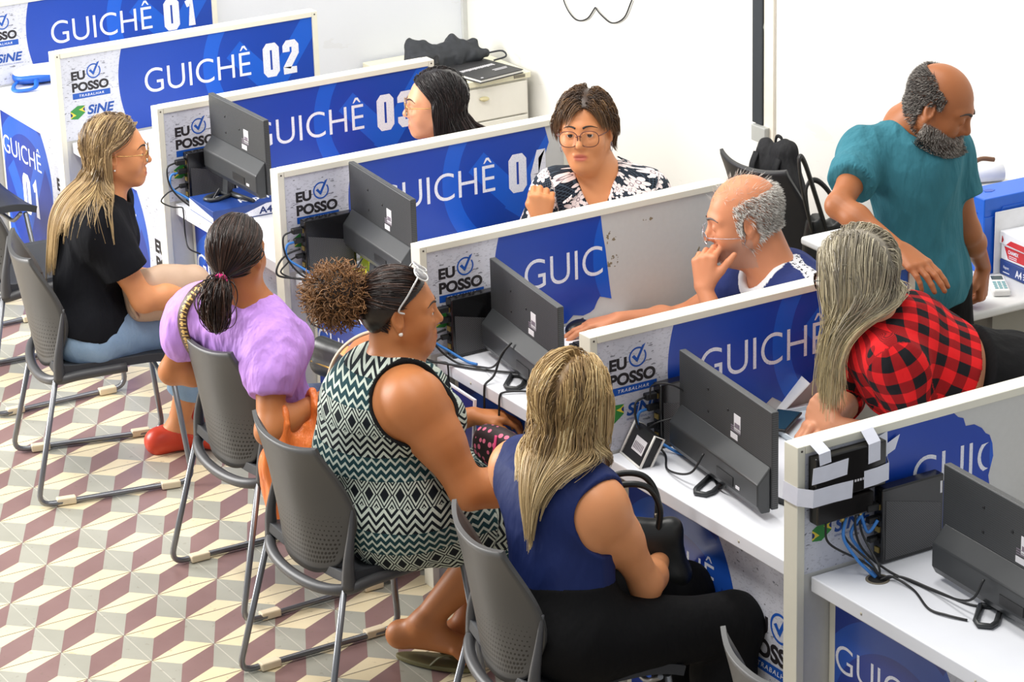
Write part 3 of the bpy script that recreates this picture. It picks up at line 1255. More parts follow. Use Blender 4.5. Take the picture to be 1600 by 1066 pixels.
DIG = {'0': [[(.2, 0), (.8, 0), (1, .2), (1, 1.8), (.8, 2), (.2, 2), (0, 1.8), (0, .2), (.2, 0)]],
       '1': [[(0, 1.6), (.3, 1.68), (.62, 2), (.62, -.13)]],
       '2': [[(0, 1.4), (0, 1.8), (.2, 2), (.8, 2), (1, 1.8), (1, 1.3), (0, .2), (0, 0), (1.1, 0)]],
       '3': [[(0, 1.5), (0, 1.8), (.2, 2), (.8, 2), (1, 1.8), (1, 1.2), (.8, 1.02), (.4, 1.02)], [(.4, 1.02), (.8, 1.02), (1, .84), (1, .2), (.8, 0), (.2, 0), (0, .2), (0, .5)]],
       '4': [[(.78, -.13), (.78, 2), (.55, 2), (0, .7), (0, .45), (1.15, .45)]],
       '5': [[(1.05, 2), (.05, 2), (.05, 1.15), (.8, 1.2), (1, 1.0), (1, .2), (.8, 0), (.2, 0), (0, .2), (0, .5)]],
       '6': [[(1, 1.5), (1, 1.8), (.8, 2), (.2, 2), (0, 1.8), (0, .2), (.2, 0), (.8, 0), (1, .2), (1, .95), (.8, 1.15), (0, 1.1)]],
       '7': [[(-.05, 2), (1, 2), (.35, -.13)]]}


def put_number(m, fn, num, u, v, cap, width, mi, clip=None):
    """tall condensed block figures"""
    g = width * .10
    w = (width - g) / 2
    st = w * .44
    for k, ch in enumerate(num):
        for path in DIG[ch]:
            P = [np.array((u + k * (w + g) + st / 2 + a * (w - st), v + st * .42 + b / 2 * (cap - st * .84))) for a, b in path]
            P = [np.array(q) for q in P]
            n = len(P)
            closed = np.allclose(P[0], P[-1])
            off = []
            for i in range(n):
                t0 = P[i] - P[i - 1] if i else (P[0] - P[-2] if closed else P[1] - P[0])
                t1 = P[i + 1] - P[i] if i < n - 1 else (P[1] - P[0] if closed else P[-1] - P[-2])
                t0, t1 = t0 / np.linalg.norm(t0), t1 / np.linalg.norm(t1)
                n0, n1 = np.array((-t0[1], t0[0])), np.array((-t1[1], t1[0]))
                mm = n0 + n1
                mm = mm / (np.linalg.norm(mm) + 1e-9)
                off.append(mm * min(1.35, 1 / max(.4, mm @ n0)) * st / 2 * (.84 + .16 * abs(mm[0])))
            L = [P[i] + off[i] for i in range(n)]
            R = [P[i] - off[i] for i in range(n)]
            fs = [(i, i + 1, n + i + 1, n + i) for i in range(n - 1) if clip is None or clip(*P[i])]
            m.add([fn(*q) for q in L + R], fs, mi)


def ring_poly(m, fn, u, v, r0, r1, mi, a0=0.0, a1=2 * PI, n=28):
    vs, fs = [], []
    for i in range(n + 1):
        a = a0 + (a1 - a0) * i / n
        vs += [fn(u + r0 * math.cos(a), v + r0 * math.sin(a)), fn(u + r1 * math.cos(a), v + r1 * math.sin(a))]
    for i in range(n):
        fs.append((2 * i, 2 * i + 1, 2 * i + 3, 2 * i + 2))
    m.add(vs, fs, mi)


def logo(m, fn, s=1.0, clip=None, top=True):
    """EU POSSO TRABALHAR with its ring and tick, then the SiNE mark; fn maps metres from the lower left of EU"""
    g = lambda u, v: fn(u * s, v * s)
    h = lambda u, v: fn(u * s, v * s)
    if top:
        put_text(m, g, 'EU', 0, .0, .036, .056, 1, .045, clip=clip)
        put_text(m, g, 'POSSO', 0, -.045, .037, .148, 1, .045, clip=clip)
        ring_poly(m, g, .091, .026, .0235, .0285, 2, math.radians(62), math.radians(395))
        m.add([g(*q) for q in ((.072, .029), (.080, .034), (.088, .024), (.106, .056), (.117, .061), (.090, .010))], [(0, 1, 2, 5), (2, 3, 4, 5)], 2)
        m.add([g(*q) for q in ((0, -.072), (.152, -.072), (.152, -.050), (0, -.050))], [(0, 1, 2, 3)], 2)
        put_text(m, lambda u, v: tuple(np.array(g(u, v)) + LIFT), 'TRABALHAR', .026, -.066, .010, .100, 0, .01, .2, clip, 1.25)
    e = lambda u, v: g(u - .014, v - .150)
    m.add([e(*q) for q in ((0, .004), (0, .034), (.030, .052), (.058, .050), (.058, .022), (.028, .000))], [(0, 1, 2, 3, 4, 5)], 4)
    lf = lambda u, v: tuple(np.array(e(u, v)) + LIFT)
    m.add([lf(*q) for q in ((0, .006), (0, .033), (.010, .026), (.022, .016), (.010, .012))], [(0, 1, 2, 3, 4)], 5)
    m.add([lf(*q) for q in ((.058, .048), (.058, .024), (.050, .028), (.034, .037), (.048, .041))], [(0, 4, 3, 2, 1)], 5)
    lf2 = lambda u, v: tuple(np.array(e(u, v)) + 2 * LIFT)
    m.add([lf2(*q) for q in ((0, .012), (0, .028), (.006, .023), (.008, .018), (.005, .013))], [(0, 4, 3, 2, 1)], 6)
    m.add([lf2(*q) for q in ((.058, .044), (.058, .028), (.052, .032), (.050, .037), (.053, .041))], [(0, 1, 2, 3, 4)], 6)
    put_text(m, g, 'SiNE', .053, -.138, .038, .112, 3, .035, .25, clip)
    put_text(m, g, 'SISTEMA NACIONAL DE EMPREGO', .053, -.150, .0055, .112, 3, 0, .15, clip)


PART = {}


def partition(i, label, outline=None, wordclip=None, num=None):
    t = thing('counter_partition', label, 'partition', (ST * i, 0, 0), 0, 'numbered partitions between the counters')
    PART[i] = t
    MB().box((.006, .012, .0), (PT - .006, PL - .012, PH - .012)).build('panel', grey_lam, t)
    MB().box((0, 0, 0), (PT, .023, PH)).build('front_post', cream_lac, t, .002)
    MB().box((0, PL - .023, 0), (PT, PL, PH)).build('end_post', cream_lac, t, .002)
    MB().box((-.001, .0235, PH - .021), (PT + .001, PL - .0235, PH + .0005)).build('top_rail', cream_lac, t, .002)
    for (y, z) in ((.012, PH - .012), (PL - .012, PH - .012)):
        MB().lathe([(.003, 0), (.003, .0012)], (PT, y, z), 8, 0, Matrix.Rotation(PI / 2, 3, 'Y')).build('screw', plain('screw_dark', (.10, .09, .08), .4, .6), t)
    x0, x1 = PT - .0055, PT - .0045
    poly = outline or [(.0235, .757), (PL - .0240, .757), (PL - .0240, PH - .0215), (.0235, PH - .0215)]
    b = MB().prism(poly, lambda u, v: (x0, u, v), lambda u, v: (x1, u, v), 0).build('banner', BAN_SIDE, t)
    m = MB()
    xf = x1 + .0004
    fn = lambda u, v: (xf, u, v)
    put_text(m, fn, 'GUICHÊ', .356, .890, .098, .445 if i < 5 else .428, 0, -.006, clip=wordclip)
    m.build('lettering', INKS, b)
    if num:
        m = MB()
        put_number(m, fn, num, .855, .868, .132, .155, 0, clip=wordclip)
        m.build('number', INKS, b)
    m = MB()
    logo(m, lambda u, v: (xf, .062 + u, .985 + v))
    m.build('printed_logo', INKS, b)
    return t


LIFT = np.array((.0003, 0, 0))
for i, nm, lab in ((1, '01', 'partition printed GUICHÊ 01 at the far left end of the counters'),
                   (2, '02', 'partition printed GUICHÊ 02 behind the woman in the black shirt'),
                   (3, '03', 'partition printed GUICHÊ 03 behind the woman in red'),
                   (4, '04', 'partition printed GUICHÊ 04 behind the woman in the floral blouse')):
    partition(i, lab, num=nm, outline=None if i != 4 else [(.0235, .757), (1.0, .757), (.985, .84), (1.0, .90), (.99, .96), (1.015, 1.02), (1.0, PH - .0215), (.0235, PH - .0215)])


def left_of(poly):
    def fn(u, v):
        c = False
        n = len(poly)
        for i in range(n):
            (x0, y0), (x1, y1) = poly[i], poly[(i + 1) % n]
            if (y0 > v) != (y1 > v) and u < (x1 - x0) * (v - y0) / (y1 - y0) + x0:
                c = not c
        return c
    return fn


T5 = [(.0235, .757), (.50, .757), (.525, .778), (.56, .769), (.585, .774), (.60, .782), (.612, .805), (.622, .818), (.640, .812), (.664, .803), (.660, .83), (.652, .90), (.646, .96), (.636, 1.02), (.630, PH - .0215), (.0235, PH - .0215)]
partition(5, 'partition with a torn blue banner reading GUIC and bare stained grey board', T5, wordclip=left_of(T5))
T6 = [(.0235, .757), (.52, .757), (.575, .775), (.60, .792), (.64, .765), (.665, .762), (.675, .785), (.70, .806), (.725, .800), (.745, .815), (.77, .812), (.80, .845), (.83, .835), (.86, .87), (.90, .86), (PL - .024, .88), (PL - .024, PH - .0215), (.0235, PH - .0215)]
partition(6, 'partition printed GUICHÊ with its banner torn along the bottom, beside the woman in red plaid', T6, wordclip=left_of(T6), num='06')
T7 = [(.0235, .757), (.60, .757), (.598, .80), (.605, .84), (.598, .88), (.612, .93), (.608, .965), (.598, .99), (.585, .998), (.572, 1.015), (.548, 1.03), (.520, 1.032), (.512, 1.055), (.495, 1.062), (.48, PH - .0215), (.0235, PH - .0215)]
partition(7, 'nearest partition, with a black box taped to it and a torn banner reading GUIC', T7, wordclip=left_of(T7))
# worn stains on the bare board of the fifth partition
n_ = NT('glue_stain')
f_ = n_.noise(n_.obj(), 70, 5)
al = n_.math('MULTIPLY', n_.math('GREATER_THAN', f_, .54), .8)
n_.plug(n_.b.inputs['Alpha'], al)
STAIN = n_.done(srgb(150, 136, 110), .8)
for (y, z, ry, rz) in ((.80, 1.035, .02, .012), (.655, 1.0, .03, .02), (.67, .93, .025, .03), (1.0, .86, .03, .045)):
    poly = [(y + ry * math.cos(a) * random.uniform(.7, 1.2), z + rz * math.sin(a) * random.uniform(.7, 1.2)) for a in np.linspace(0, 2 * PI, 12)[:-1]]
    MB().prism(poly, lambda u, v: (PT - .0059, u, v), lambda u, v: (PT - .0052, u, v)).build('stain', STAIN, PART[5])

# ------------------------------------------------------------------ counters
DESK = {}
LABD = {1: 'white counter at the far left with a blue bag on it',
        2: 'white counter behind the black-shirted woman, between partitions 02 and 03',
        3: 'white counter with the blue paper box on it, in front of the ponytailed woman',
        4: 'white counter behind the curly-haired woman, between partitions 04 and the torn GUIC one',
        5: 'white counter where the bald man with glasses uses the mouse',
        6: 'white counter with the white-rimmed router on it',
        7: 'nearest white counter, with a round cable hole in its top'}
for i in range(1, 8):
    t = thing('counter_desk', LABD[i], 'counter', (ST * i + PT, 0, 0), 0, 'counters between the partitions')
    DESK[i] = t
    W = ST - PT
    MB().box((.0005, .042, .71), (W - .0005, .72, .75)).build('worktop', [white_top], t, .003)
    MB().box((.0005, .10, .0), (W - .0005, .118, .709)).build('front_panel', cream_lac, t, .002)
    y0, y1 = .0995, .0985
    b = MB().prism([(.026, .02), (W - .02, .02), (W - .02, .695), (.026, .695)], lambda u, v: (u, y0, v), lambda u, v: (u, y1, v)).build('banner', BAN_FRONT, t)
    m = MB()
    LIFT = np.array((0, -.0003, 0))
    fn = lambda u, v: (u, y1 - .0004, v)
    put_text(m, fn, 'GUICHÊ', .030, .497, .078, .400, 0, -.006)
    m.build('lettering', INKS, b)
    m = MB()
    put_number(m, fn, '0%d' % i, .21, .285, .165, .175, 0)
    m.build('number', INKS, b)
    m = MB()
    logo(m, lambda u, v: (.585 + u, y1 - .0004, .470 + v), 1.5)
    m.build('printed_logo', INKS, b)
    for x in (.2, .62):
        MB().lathe([(.004, 0), (.004, .0008)], (x, .042, .73), 8, 0, Matrix.Rotation(PI / 2, 3, 'X')).build('screw_cover', plain('screw_cover', srgb(196, 190, 170), .4), t)
m = MB()
m.lathe([(.030, 0), (.030, .0015), (.024, .0015)], (.105, .165, .75), 24)
m.lathe([(.0235, 0), (.0235, .0019)], (.105, .165, .75), 24, 1)
g = m.build('cable_hole', [plain('hole_rim', srgb(120, 112, 96), .5), plain('hole_dark', (.008, .007, .006), .8)], DESK[7])

# ------------------------------------------------------------------ chairs
n_ = NT('chair_shell')
uvw = n_.attr('uvc')
U, Vv, _ = n_.sep(uvw)
a_ = n_.math('MULTIPLY', U, 17.0)
b_ = n_.math('MULTIPLY', Vv, 26.0)
row = n_.math('MULTIPLY', n_.math('FRACT', n_.math('MULTIPLY', n_.math('FLOOR', b_), .5)), 1.0)
fa = n_.math('SUBTRACT', n_.math('FRACT', n_.math('ADD', a_, row)), .5)
fb = n_.math('SUBTRACT', n_.math('FRACT', b_), .5)
dd = n_.math('SQRT', n_.math('ADD', n_.math('MULTIPLY', fa, fa), n_.math('MULTIPLY', n_.math('MULTIPLY', fb, fb), 1.2)))
# round perforations that shrink towards the top of the field
lim = n_.math('MULTIPLY', n_.math('SUBTRACT', .56, Vv), .95)
hole = n_.math('LESS_THAN', dd, n_.math('MINIMUM', lim, .38))
inx = n_.math('LESS_THAN', n_.math('ABSOLUTE', U), .86)
iny = n_.math('MULTIPLY', n_.math('GREATER_THAN', Vv, .07), n_.math('LESS_THAN', Vv, .52))
hole = n_.math('MULTIPLY', hole, n_.math('MULTIPLY', inx, iny))
grain = n_.noise(n_.obj(), 500, 2)
n_.bump(n_.math('SUBTRACT', n_.math('MULTIPLY', grain, .06), hole), .5, .004)
SHELL = n_.done(n_.mix(hole, srgb(72, 72, 72), srgb(10, 10, 11)), .42, 0, .45)
SEATP = plain('chair_seat', srgb(44, 46, 50), .5, 0, .08, 200)
RIMP = plain('chair_rim', srgb(66, 66, 68), .42)
STEEL = plain('chair_steel', srgb(128, 130, 134), .34, .75)
CLIP = plain('chair_clip', srgb(222, 206, 176), .55)
CH_LABEL = 'grey plastic visitor chair with perforated back on a sled base'


def visitor_chair(x, y, yaw, label, group='visitor chairs along the counters', shell=None):
    """origin on the floor under the seat; +y local is the way the sitter faces"""
    t = thing('visitor_chair', label, 'chair', (x, y, 0), math.radians(yaw - 90), group)
    sh = shell or SHELL

    def back(u, v):
        a = u * 2 - 1
        hw = .160 + .048 * math.sin(min(1, v / .5) * PI / 2) - .034 * max(0, (v - .5) / .5) ** 1.4
        wrap = .035 + .06 * math.sin(PI * min(1, v / .98)) ** 1.2
        z = .425 + .40 * v + .02 * v * v * (abs(a) ** 2.2 - .5) + .05 * (1 - v) ** 3 * abs(a) ** 3
        yy = -.198 - .062 * v + wrap * abs(a) ** 2.3
        return (hw * a, yy, z)
    m = MB().sheet(back, 28, 22, .012)
    o = m.build('backrest', sh, t)
    uv = []
    for side in range(2):
        for i in range(29):
            for j in range(23):
                uv.append((i / 28 * 2 - 1, j / 22, 0))
    at = o.data.attributes.new('uvc', 'FLOAT_VECTOR', 'POINT')
    at.data.foreach_set('vector', np.array(uv, np.float32).ravel())

    def seat(u, v):
        a = u * 2 - 1
        hw = .218 - .008 * v
        yy = -.185 + .425 * v
        z = .440 + .014 * abs(a) ** 3 - .024 * max(0, (v - .72) / .28) ** 2 + .008 * max(0, (.2 - v) / .2) ** 2
        return (hw * a, yy, z)
    MB().sheet(seat, 16, 18, .026).build('seat', SEATP, t)
    # U-shaped rim that carries the shell
    m = MB()
    pts = [(-.216, .05, .437), (-.222, -.10, .434), (-.214, -.175, .424), (-.13, -.212, .408), (0, -.224, .402), (.13, -.212, .408), (.214, -.175, .424), (.222, -.10, .434), (.216, .05, .437)]
    m.tube(spline(pts, 6), .0165, 10)
    for sg in (1, -1):
        pts = [(sg * .216, -.172, .425), (sg * .219, -.170, .50), (sg * .214, -.155, .58), (sg * .203, -.138, .66)]
        m.tube(spline(pts, 6), [.021 - .0009 * k for k in range(19)], 8)
    m.build('seat_rim', RIMP, t)
    for sg in (1, -1):
        pts = [(sg * .214, -.185, .425), (sg * .256, -.285, .012), (sg * .238, .238, .012), (sg * .205, .195, .425)]
        f = MB().tube(fillet(pts, .05, 6), .0095, 8).build('sled_leg', STEEL, t)
        for yy in (-.19, .16):
            MB().box((sg * .247 - .015, yy - .032, .002), (sg * .247 + .015, yy + .032, .026)).build('floor_clip', CLIP, f, .004)
    MB().tube(fillet([(-.205, .175, .425), (-.12, .175, .37), (.12, .175, .37), (.205, .175, .425)], .03), .008, 8).build('cross_bar', STEEL, t)
    MB().tube([(-.207, -.13, .43), (.207, -.13, .43)], .008, 8).build('cross_bar', STEEL, t)
    return t


CHAIRS = [
    visitor_chair(3.209, -.439, 77.6, 'visitor chair the woman in the black shirt and jeans sits on'),
    visitor_chair(4.309, -.312, 90, 'visitor chair the woman in the lilac blouse sits on'),
    visitor_chair(5.093, -.452, 92, 'visitor chair the curly-haired woman in the zigzag dress sits on'),
    visitor_chair(5.984, -.343, 80, 'visitor chair the blonde woman in the navy top sits on'),
    visitor_chair(6.953, -.19, 82, 'visitor chair cut by the bottom edge, before the counter with the white-rimmed router'),
    visitor_chair(2.31, -.316, 88, 'empty visitor chair just behind the black-shirted woman'),
    visitor_chair(1.42, -.26, 90, 'empty visitor chair farthest away, before the GUICHÊ 01 counter'),
]
visitor_chair(3.79, 2.03, 95, 'dark visitor chair by the back wall holding a black backpack', 'chairs by the back wall', plain('shell_dark', srgb(40, 40, 42), .42))
# ------------------------------------------------------------------ people
SK_TAN = skin_mat('skin_tan', srgb(214, 146, 98), srgb(176, 88, 74))
SK_BRN = skin_mat('skin_brown', srgb(182, 116, 68), srgb(150, 76, 60))
SK_OLV = skin_mat('skin_olive', srgb(208, 140, 92), srgb(176, 84, 70))
SK_FAIR = skin_mat('skin_fair', srgb(222, 158, 122), srgb(188, 96, 84))
SK_RED = skin_mat('skin_ruddy', srgb(208, 138, 100), srgb(168, 92, 80))
SK_DRK = skin_mat('skin_bronze', srgb(164, 102, 62), srgb(134, 78, 66))

DN = V3(0, 0, -1)
UPV = V3(0, 0, 1)


def clipn(p, n):
    return (V3(*p), nrm(n))


def gather(*sdfs):
    q = Sdf()
    for s_ in sdfs:
        q.P += [p for p in s_.P if p[6] > 0]
    return q


PEOPLE = {}

# 1 woman in a black T-shirt
w1 = Person('woman in black T-shirt and jeans with long streaked hair, seated at the left', (3.235, -.455, .535), (3.205, -.375, .955), 72, 62,
            head=(3.215, -.325, 1.10), hyaw=64, hpitch=-3, hs=1.0, w=.97, dp=1.0, slouch=.03,
            arms={'R': ((3.43, -.115, .645), (.35, -.5, -1), (-.2, .9, .0), (0, -.2, 1), dict(curl=(.3, .3, .3, .3))),
                  'L': ((3.10, -.16, .60), (-.3, -.5, -1), (.2, .9, 0), (0, -.1, 1), dict(curl=(.3, .3, .3, .3)))},
            legs={'R': (( 3.20, -.175, .085), (.10, 1, .6), (3.27, -.02, .0)), 'L': ((3.03, .0, .085), (-.05, 1, .6), (3.05, .13, 0))})
PEOPLE['w1'] = w1
# 2 woman in lilac
w2 = Person('woman in lilac puff-sleeved blouse with a low ponytail, seen from behind', (4.345, -.335, .53), (4.365, -.405, .915), 95, 108,
            head=(4.355, -.44, 1.085), hyaw=126, hpitch=-8, hs=.98, w=.98, dp=1.0, slouch=.03, sh={'R': (4.495, -.405, .85), 'L': (4.185, -.50, .885)},
            arms={'R': ((4.56, -.27, .665), (.35, -.9, -.4), (.05, .9, .05), (.3, 0, 1), dict(curl=(.5, .6, .6, .6))),
                  'L': ((4.25, -.40, .66), (-1, -.75, -.2), (.3, .9, 0), (-.3, 0, 1), dict(curl=(.4, .4, .4, .4)))},
            legs={'R': ((4.47, -.05, .085), (.1, 1, .6), (4.49, .10, 0)), 'L': ((4.25, -.04, .085), (0, 1, .6), (4.24, .10, 0))}, arm_l=(.275, .24))
PEOPLE['w2'] = w2
# 3 woman in zigzag dress
w3 = Person('curly-haired woman in a sleeveless zigzag-patterned dress with sunglasses on her head', (5.135, -.375, .575), (5.145, -.355, .965), 82, 72,
            head=(5.135, -.325, 1.115), hyaw=64, hpitch=-2, hs=1.02, w=1.38, dp=1.62, slouch=.045, aw=1.42, lw=1.3, cheeks=.004, chinfat=.012,
            sh={'R': (5.315, -.385, .915), 'L': (4.955, -.32, .90)},
            arms={'R': ((5.47, -.055, .665), (.35, -.5, -1), (.25, .9, 0), (.1, -.2, 1), dict(curl=(.5, .5, .5, .5), sc=1.02)),
                  'L': ((4.98, -.02, .68), (-.4, -.3, -1), (.4, .8, 0), (0, 0, 1), dict(curl=(.5, .5, .5, .5)))},
            legs={'R': ((5.075, -.265, .125), (.22, 1, .5), (5.20, -.17, .03)), 'L': ((5.05, -.10, .085), (-.1, 1, .5), (5.09, .06, .025))})
PEOPLE['w3'] = w3
# 4 blonde woman in navy
w4 = Person('blonde woman in sleeveless navy top and black trousers, seen from behind', (6.035, -.37, .55), (5.975, -.32, .955), 92, 108,
            head=(5.945, -.285, 1.10), hyaw=122, hpitch=-6, hs=1.0, w=1.02, dp=1.05, slouch=.02,
            sh={'R': (6.115, -.305, .885), 'L': (5.80, -.37, .90)},
            arms={'R': ((5.965, -.035, .610), (.45, .1, -1), (-.55, .62, .25), (.5, .5, .7), dict(curl=(.8, .9, .9, .9))),
                  'L': ((5.86, -.10, .67), (-.5, -.3, -1), (.5, .6, 0), (-.3, .2, 1), dict(curl=(.6, .7, .7, .7)))},
            legs={'R': ((6.19, -.035, .085), (.05, 1, .9), (6.21, .085, 0)), 'L': ((5.97, .0, .085), (0, 1, .6), (5.97, .09, 0))}, arm_l=(.280, .205), leg_l=(.42, .41), aw=1.08, lw=1.12)
PEOPLE['w4'] = w4
# 5 clerk in red
s3 = Person('smiling woman in red with long straight black hair and glasses, facing left', (3.44, 1.00, .52), (3.37, .90, .935), 255, 250,
            head=(3.325, .815, 1.095), hyaw=243, hpitch=-2, hs=1.0, w=1.0, dp=1.05, slouch=.02, face='smile', cheeks=.003,
            arms={'R': ((3.2, .68, .80), (-.5, .3, -1), (-.1, -.9, 0), (0, 0, 1), dict()), 'L': ((3.45, .62, .80), (.5, .3, -1), (-.1, -.9, 0), (0, 0, 1), dict())},
            legs={'R': ((3.38, .78, .085), (-.1, -1, .6), (3.36, .62, .0)), 'L': ((3.56, .78, .085), (.1, -1, .6), (3.56, .62, 0))})
PEOPLE['s3'] = s3
# 6 clerk in floral blouse
s4 = Person('short-haired woman with glasses in a black floral blouse, looking at the camera', (4.12, 1.08, .56), (4.115, .99, .995), 290, 312,
            head=(4.105, .93, 1.165), hyaw=316, hpitch=3, hroll=-3, hs=1.03, w=1.12, dp=1.12, slouch=.0, chinfat=.008, cheeks=.003, aw=1.0,
            sh={'R': (4.04, .845, .960), 'L': (4.20, 1.10, .950)},
            arms={'R': ((4.14, .735, .895), (-.3, -.3, -1), (.15, -.05, 1), (.75, -.55, .1), dict(curl=(1.35, 1.4, 1.4, 1.4), thumb=(.6, .7), sc=1.05)),
                  'L': ((4.30, .78, .80), (.6, .4, -1), (-.4, -.8, 0), (0, 0, 1), dict())},
            legs={'R': ((4.02, .80, .085), (-.1, -1, .6), (4.0, .62, 0)), 'L': ((4.25, .82, .085), (.1, -1, .6), (4.26, .65, 0))})
PEOPLE['s4'] = s4
# 7 clerk, bald man
s5 = Person('bald white-haired man in navy T-shirt with his chin on his hand', (5.08, 1.10, .52), (5.08, .965, .945), 262, 256,
            head=(5.02, .90, 1.115), hyaw=240, hpitch=-14, hs=1.08, female=False, w=1.2, dp=1.35, slouch=.03, chinfat=.010, cheeks=.004, face='closed', aw=1.1,
            sh={'R': (4.945, 1.01, .885), 'L': (5.235, .985, .90)},
            arms={'R': ((4.80, .60, .79), (-.6, .2, -.6), (-.42, -.9, -.06), (-.1, 0, 1), dict(curl=(.25, .25, .3, .35), sc=1.08)),
                  'L': ((5.04, .745, .925), (.5, -.3, -1), (-.20, .10, 1), (.45, -.85, -.05), dict(curl=(1.0, 1.05, 1.05, 1.0), thumb=(.75, .1), sc=1.08))},
            legs={'R': ((4.95, .78, .085), (-.2, -1, .6), (4.93, .6, 0)), 'L': ((5.2, .78, .085), (.2, -1, .6), (5.2, .6, 0))}, arm_l=(.30, .26), leg_l=(.43, .42))
PEOPLE['s5'] = s5
# 8 woman in plaid
s6 = Person('woman in red and black plaid shirt with long grey-blonde hair, leaning on the counter', (6.02, 1.10, .85), (5.915, .715, 1.065), 252, 232,
            head=(5.87, .665, 1.225), hyaw=205, hpitch=-14, hs=1.0, w=1.06, dp=1.05, slouch=-.06,
            sh={'R': (5.77, .78, 1.02), 'L': (6.045, .66, 1.02)},
            arms={'R': ((5.83, .63, .80), (-.6, .4, -.6), (-.2, -.9, 0), (-.3, 0, 1), dict(curl=(.8, .8, .8, .8))),
                  'L': ((5.885, .585, .815), (.5, .9, -1), (-.75, -.2, .35), (.3, -.8, .4), dict(curl=(1.3, 1.35, 1.35, 1.3), thumb=(.6, .6)))},
            legs={'R': ((5.98, 1.16, .085), (-.2, -1, 0), (5.95, 1.0, 0)), 'L': ((6.16, 1.14, .085), (.2, -1, 0), (6.14, .98, 0))}, leg_l=(.41, .39))
PEOPLE['s6'] = s6
# 9 standing man
m9 = Person('standing bald bearded man in a teal T-shirt, looking down at the table', (5.29, 1.36, .885), (5.25, 1.325, 1.375), 8, -4,
            head=(5.355, 1.36, 1.458), hyaw=36, hpitch=-28, hs=1.0, female=False, w=.84, dp=1.0, slouch=-.02, face='closed', aw=.92, chinfat=.004,
            sh={'R': (5.222, 1.198, 1.310), 'L': (5.262, 1.465, 1.290)},
            arms={'R': ((5.585, 1.03, 1.147), (0, -1, -.15), (.75, .12, -.24), (.35, -.05, 1), dict(curl=(.22, .22, .25, .3), sc=1.06, spread=.05)),
                  'L': ((5.228, 1.650, .868), (.3, -.3, .1), (.10, -.02, -1), (.8, .55, .05), dict(curl=(1.2, 1.1, 1.3, 1.35), thumb=(.8, .3), sc=1.08))},
            legs={'R': ((5.32, 1.28, .085), (1, 0, 0), (5.47, 1.27, 0)), 'L': ((5.26, 1.46, .085), (1, .1, 0), (5.41, 1.47, 0))}, arm_l=(.27, .235), leg_l=(.415, .39))
PEOPLE['m9'] = m9
SKIN = dict(w1=SK_TAN, w2=SK_BRN, w3=SK_BRN, w4=SK_TAN, s3=SK_FAIR, s4=SK_OLV, s5=SK_RED, s6=SK_FAIR, m9=SK_DRK)
for k_, p_ in PEOPLE.items():
    kw = {}
    if k_ in ('s5', 'm9'):
        kw = dict(stub=.6 if k_ == 's5' else .9, brow=(.12, .10, .09) if k_ == 's5' else (.05, .04, .035), browr=.0045)
    p_.build(SKIN[k_], **kw)
# ------------------------------------------------------------------ clothing
def add_clip(S, planes):
    S.P = [p[:7] + ((list(p[7]) if p[7] else []) + planes,) if p[6] > 0 else p for p in S.P]
    return S


def sleeve(p, S, kk, frac, e0, e1, puff=0.0):
    E = p.arm[kk][0]
    a = p.S[kk]
    b = a + (E - a) * frac
    n = nrm(E - a)
    cl = [(b, n)]
    if puff:
        c = a + (E - a) * .30
        S.el(c, (.062 * p.aw + puff, .066 * p.aw + puff, .085 + puff), np.stack(frame(n, (.3, .2, .9)), 1)[:, [0, 2, 1]], .04, 1, cl)
        S.rc(a + (E - a) * .2, a + (E - a) * (frac + .1), .062 * p.aw, .053 * p.aw, .03, 1, cl)
    else:
        S.rc(a, a + (E - a) * (frac + .15), .056 * p.aw + e0, .050 * p.aw + e1, .04, 1, cl)


def neck_hole(p, S, r=.068, fwd=.02, drop=.0, k=.012):
    c0 = p.N + p.sf * fwd - p.up * (.02 + drop)
    c1 = p.hl(0, .02, -.03)
    S.rc(c0, c1, r, r + .012, k, -1)
    p.nh = (c0, c1, r)


def tee(p, e=.013, frac=.55, hem=-.06, nr=.068, fwd=.02, drop=0.0, es=.016, puff=0.0):
    S = Sdf()
    p.torso(S, e, .05)
    add_clip(S, [(p.spine(hem), -p.up)])
    for kk in 'RL':
        sleeve(p, S, kk, frac, e, es, puff)
    neck_hole(p, S, nr, fwd, drop)
    return S


def trousers(p, e=.012, waist=.16, hem=.10, e1=None):
    S = Sdf()
    w, d = p.w, p.dp
    R0 = p.tframe(0)
    cl = [(p.spine(waist), p.up)]
    S.el(p.spine(.04), (.165 * w + e, .112 * d + e, .12 * p.L / .48 + e), R0, .05, 1, cl)
    S.el(p.spine(.25), (.140 * w + e, .105 * d + e, .14 * p.L / .48 + e), R0, .05, 1, cl)
    for sg in (1, -1):
        S.sp(p.P + p.hr * .082 * w ** .6 * sg - p.hf * .035 * d - V3(0, 0, .01), .098 * w ** .5 + e, .05, 1, cl)
    for kk in p.leg:
        hj, K, A, toe = p.leg[kk]
        n = nrm(A - K)
        b = A - n * hem
        p.limb_leg(S, kk, e, True, False, None, .04)
        p.limb_leg(S, kk, e if e1 is None else e1, False, True, [(b, n)], .03)
    return S


def shoes(p, name, mat, e=.006, cut=.045, sole=None):
    for kk in p.leg:
        hj, K, A, toe = p.leg[kk]
        S = Sdf()
        add_foot(S, A, toe, 1.0, e)
        f = nrm(V3(*(toe - A)) * V3(1, 1, 0))
        nn = nrm(V3(0, 0, 1) + f * .35)
        add_clip(S, [(V3(*toe) + V3(0, 0, cut + .004) - f * .10, nn)] if cut else [])
        p.wear(name, S, mat, .004)


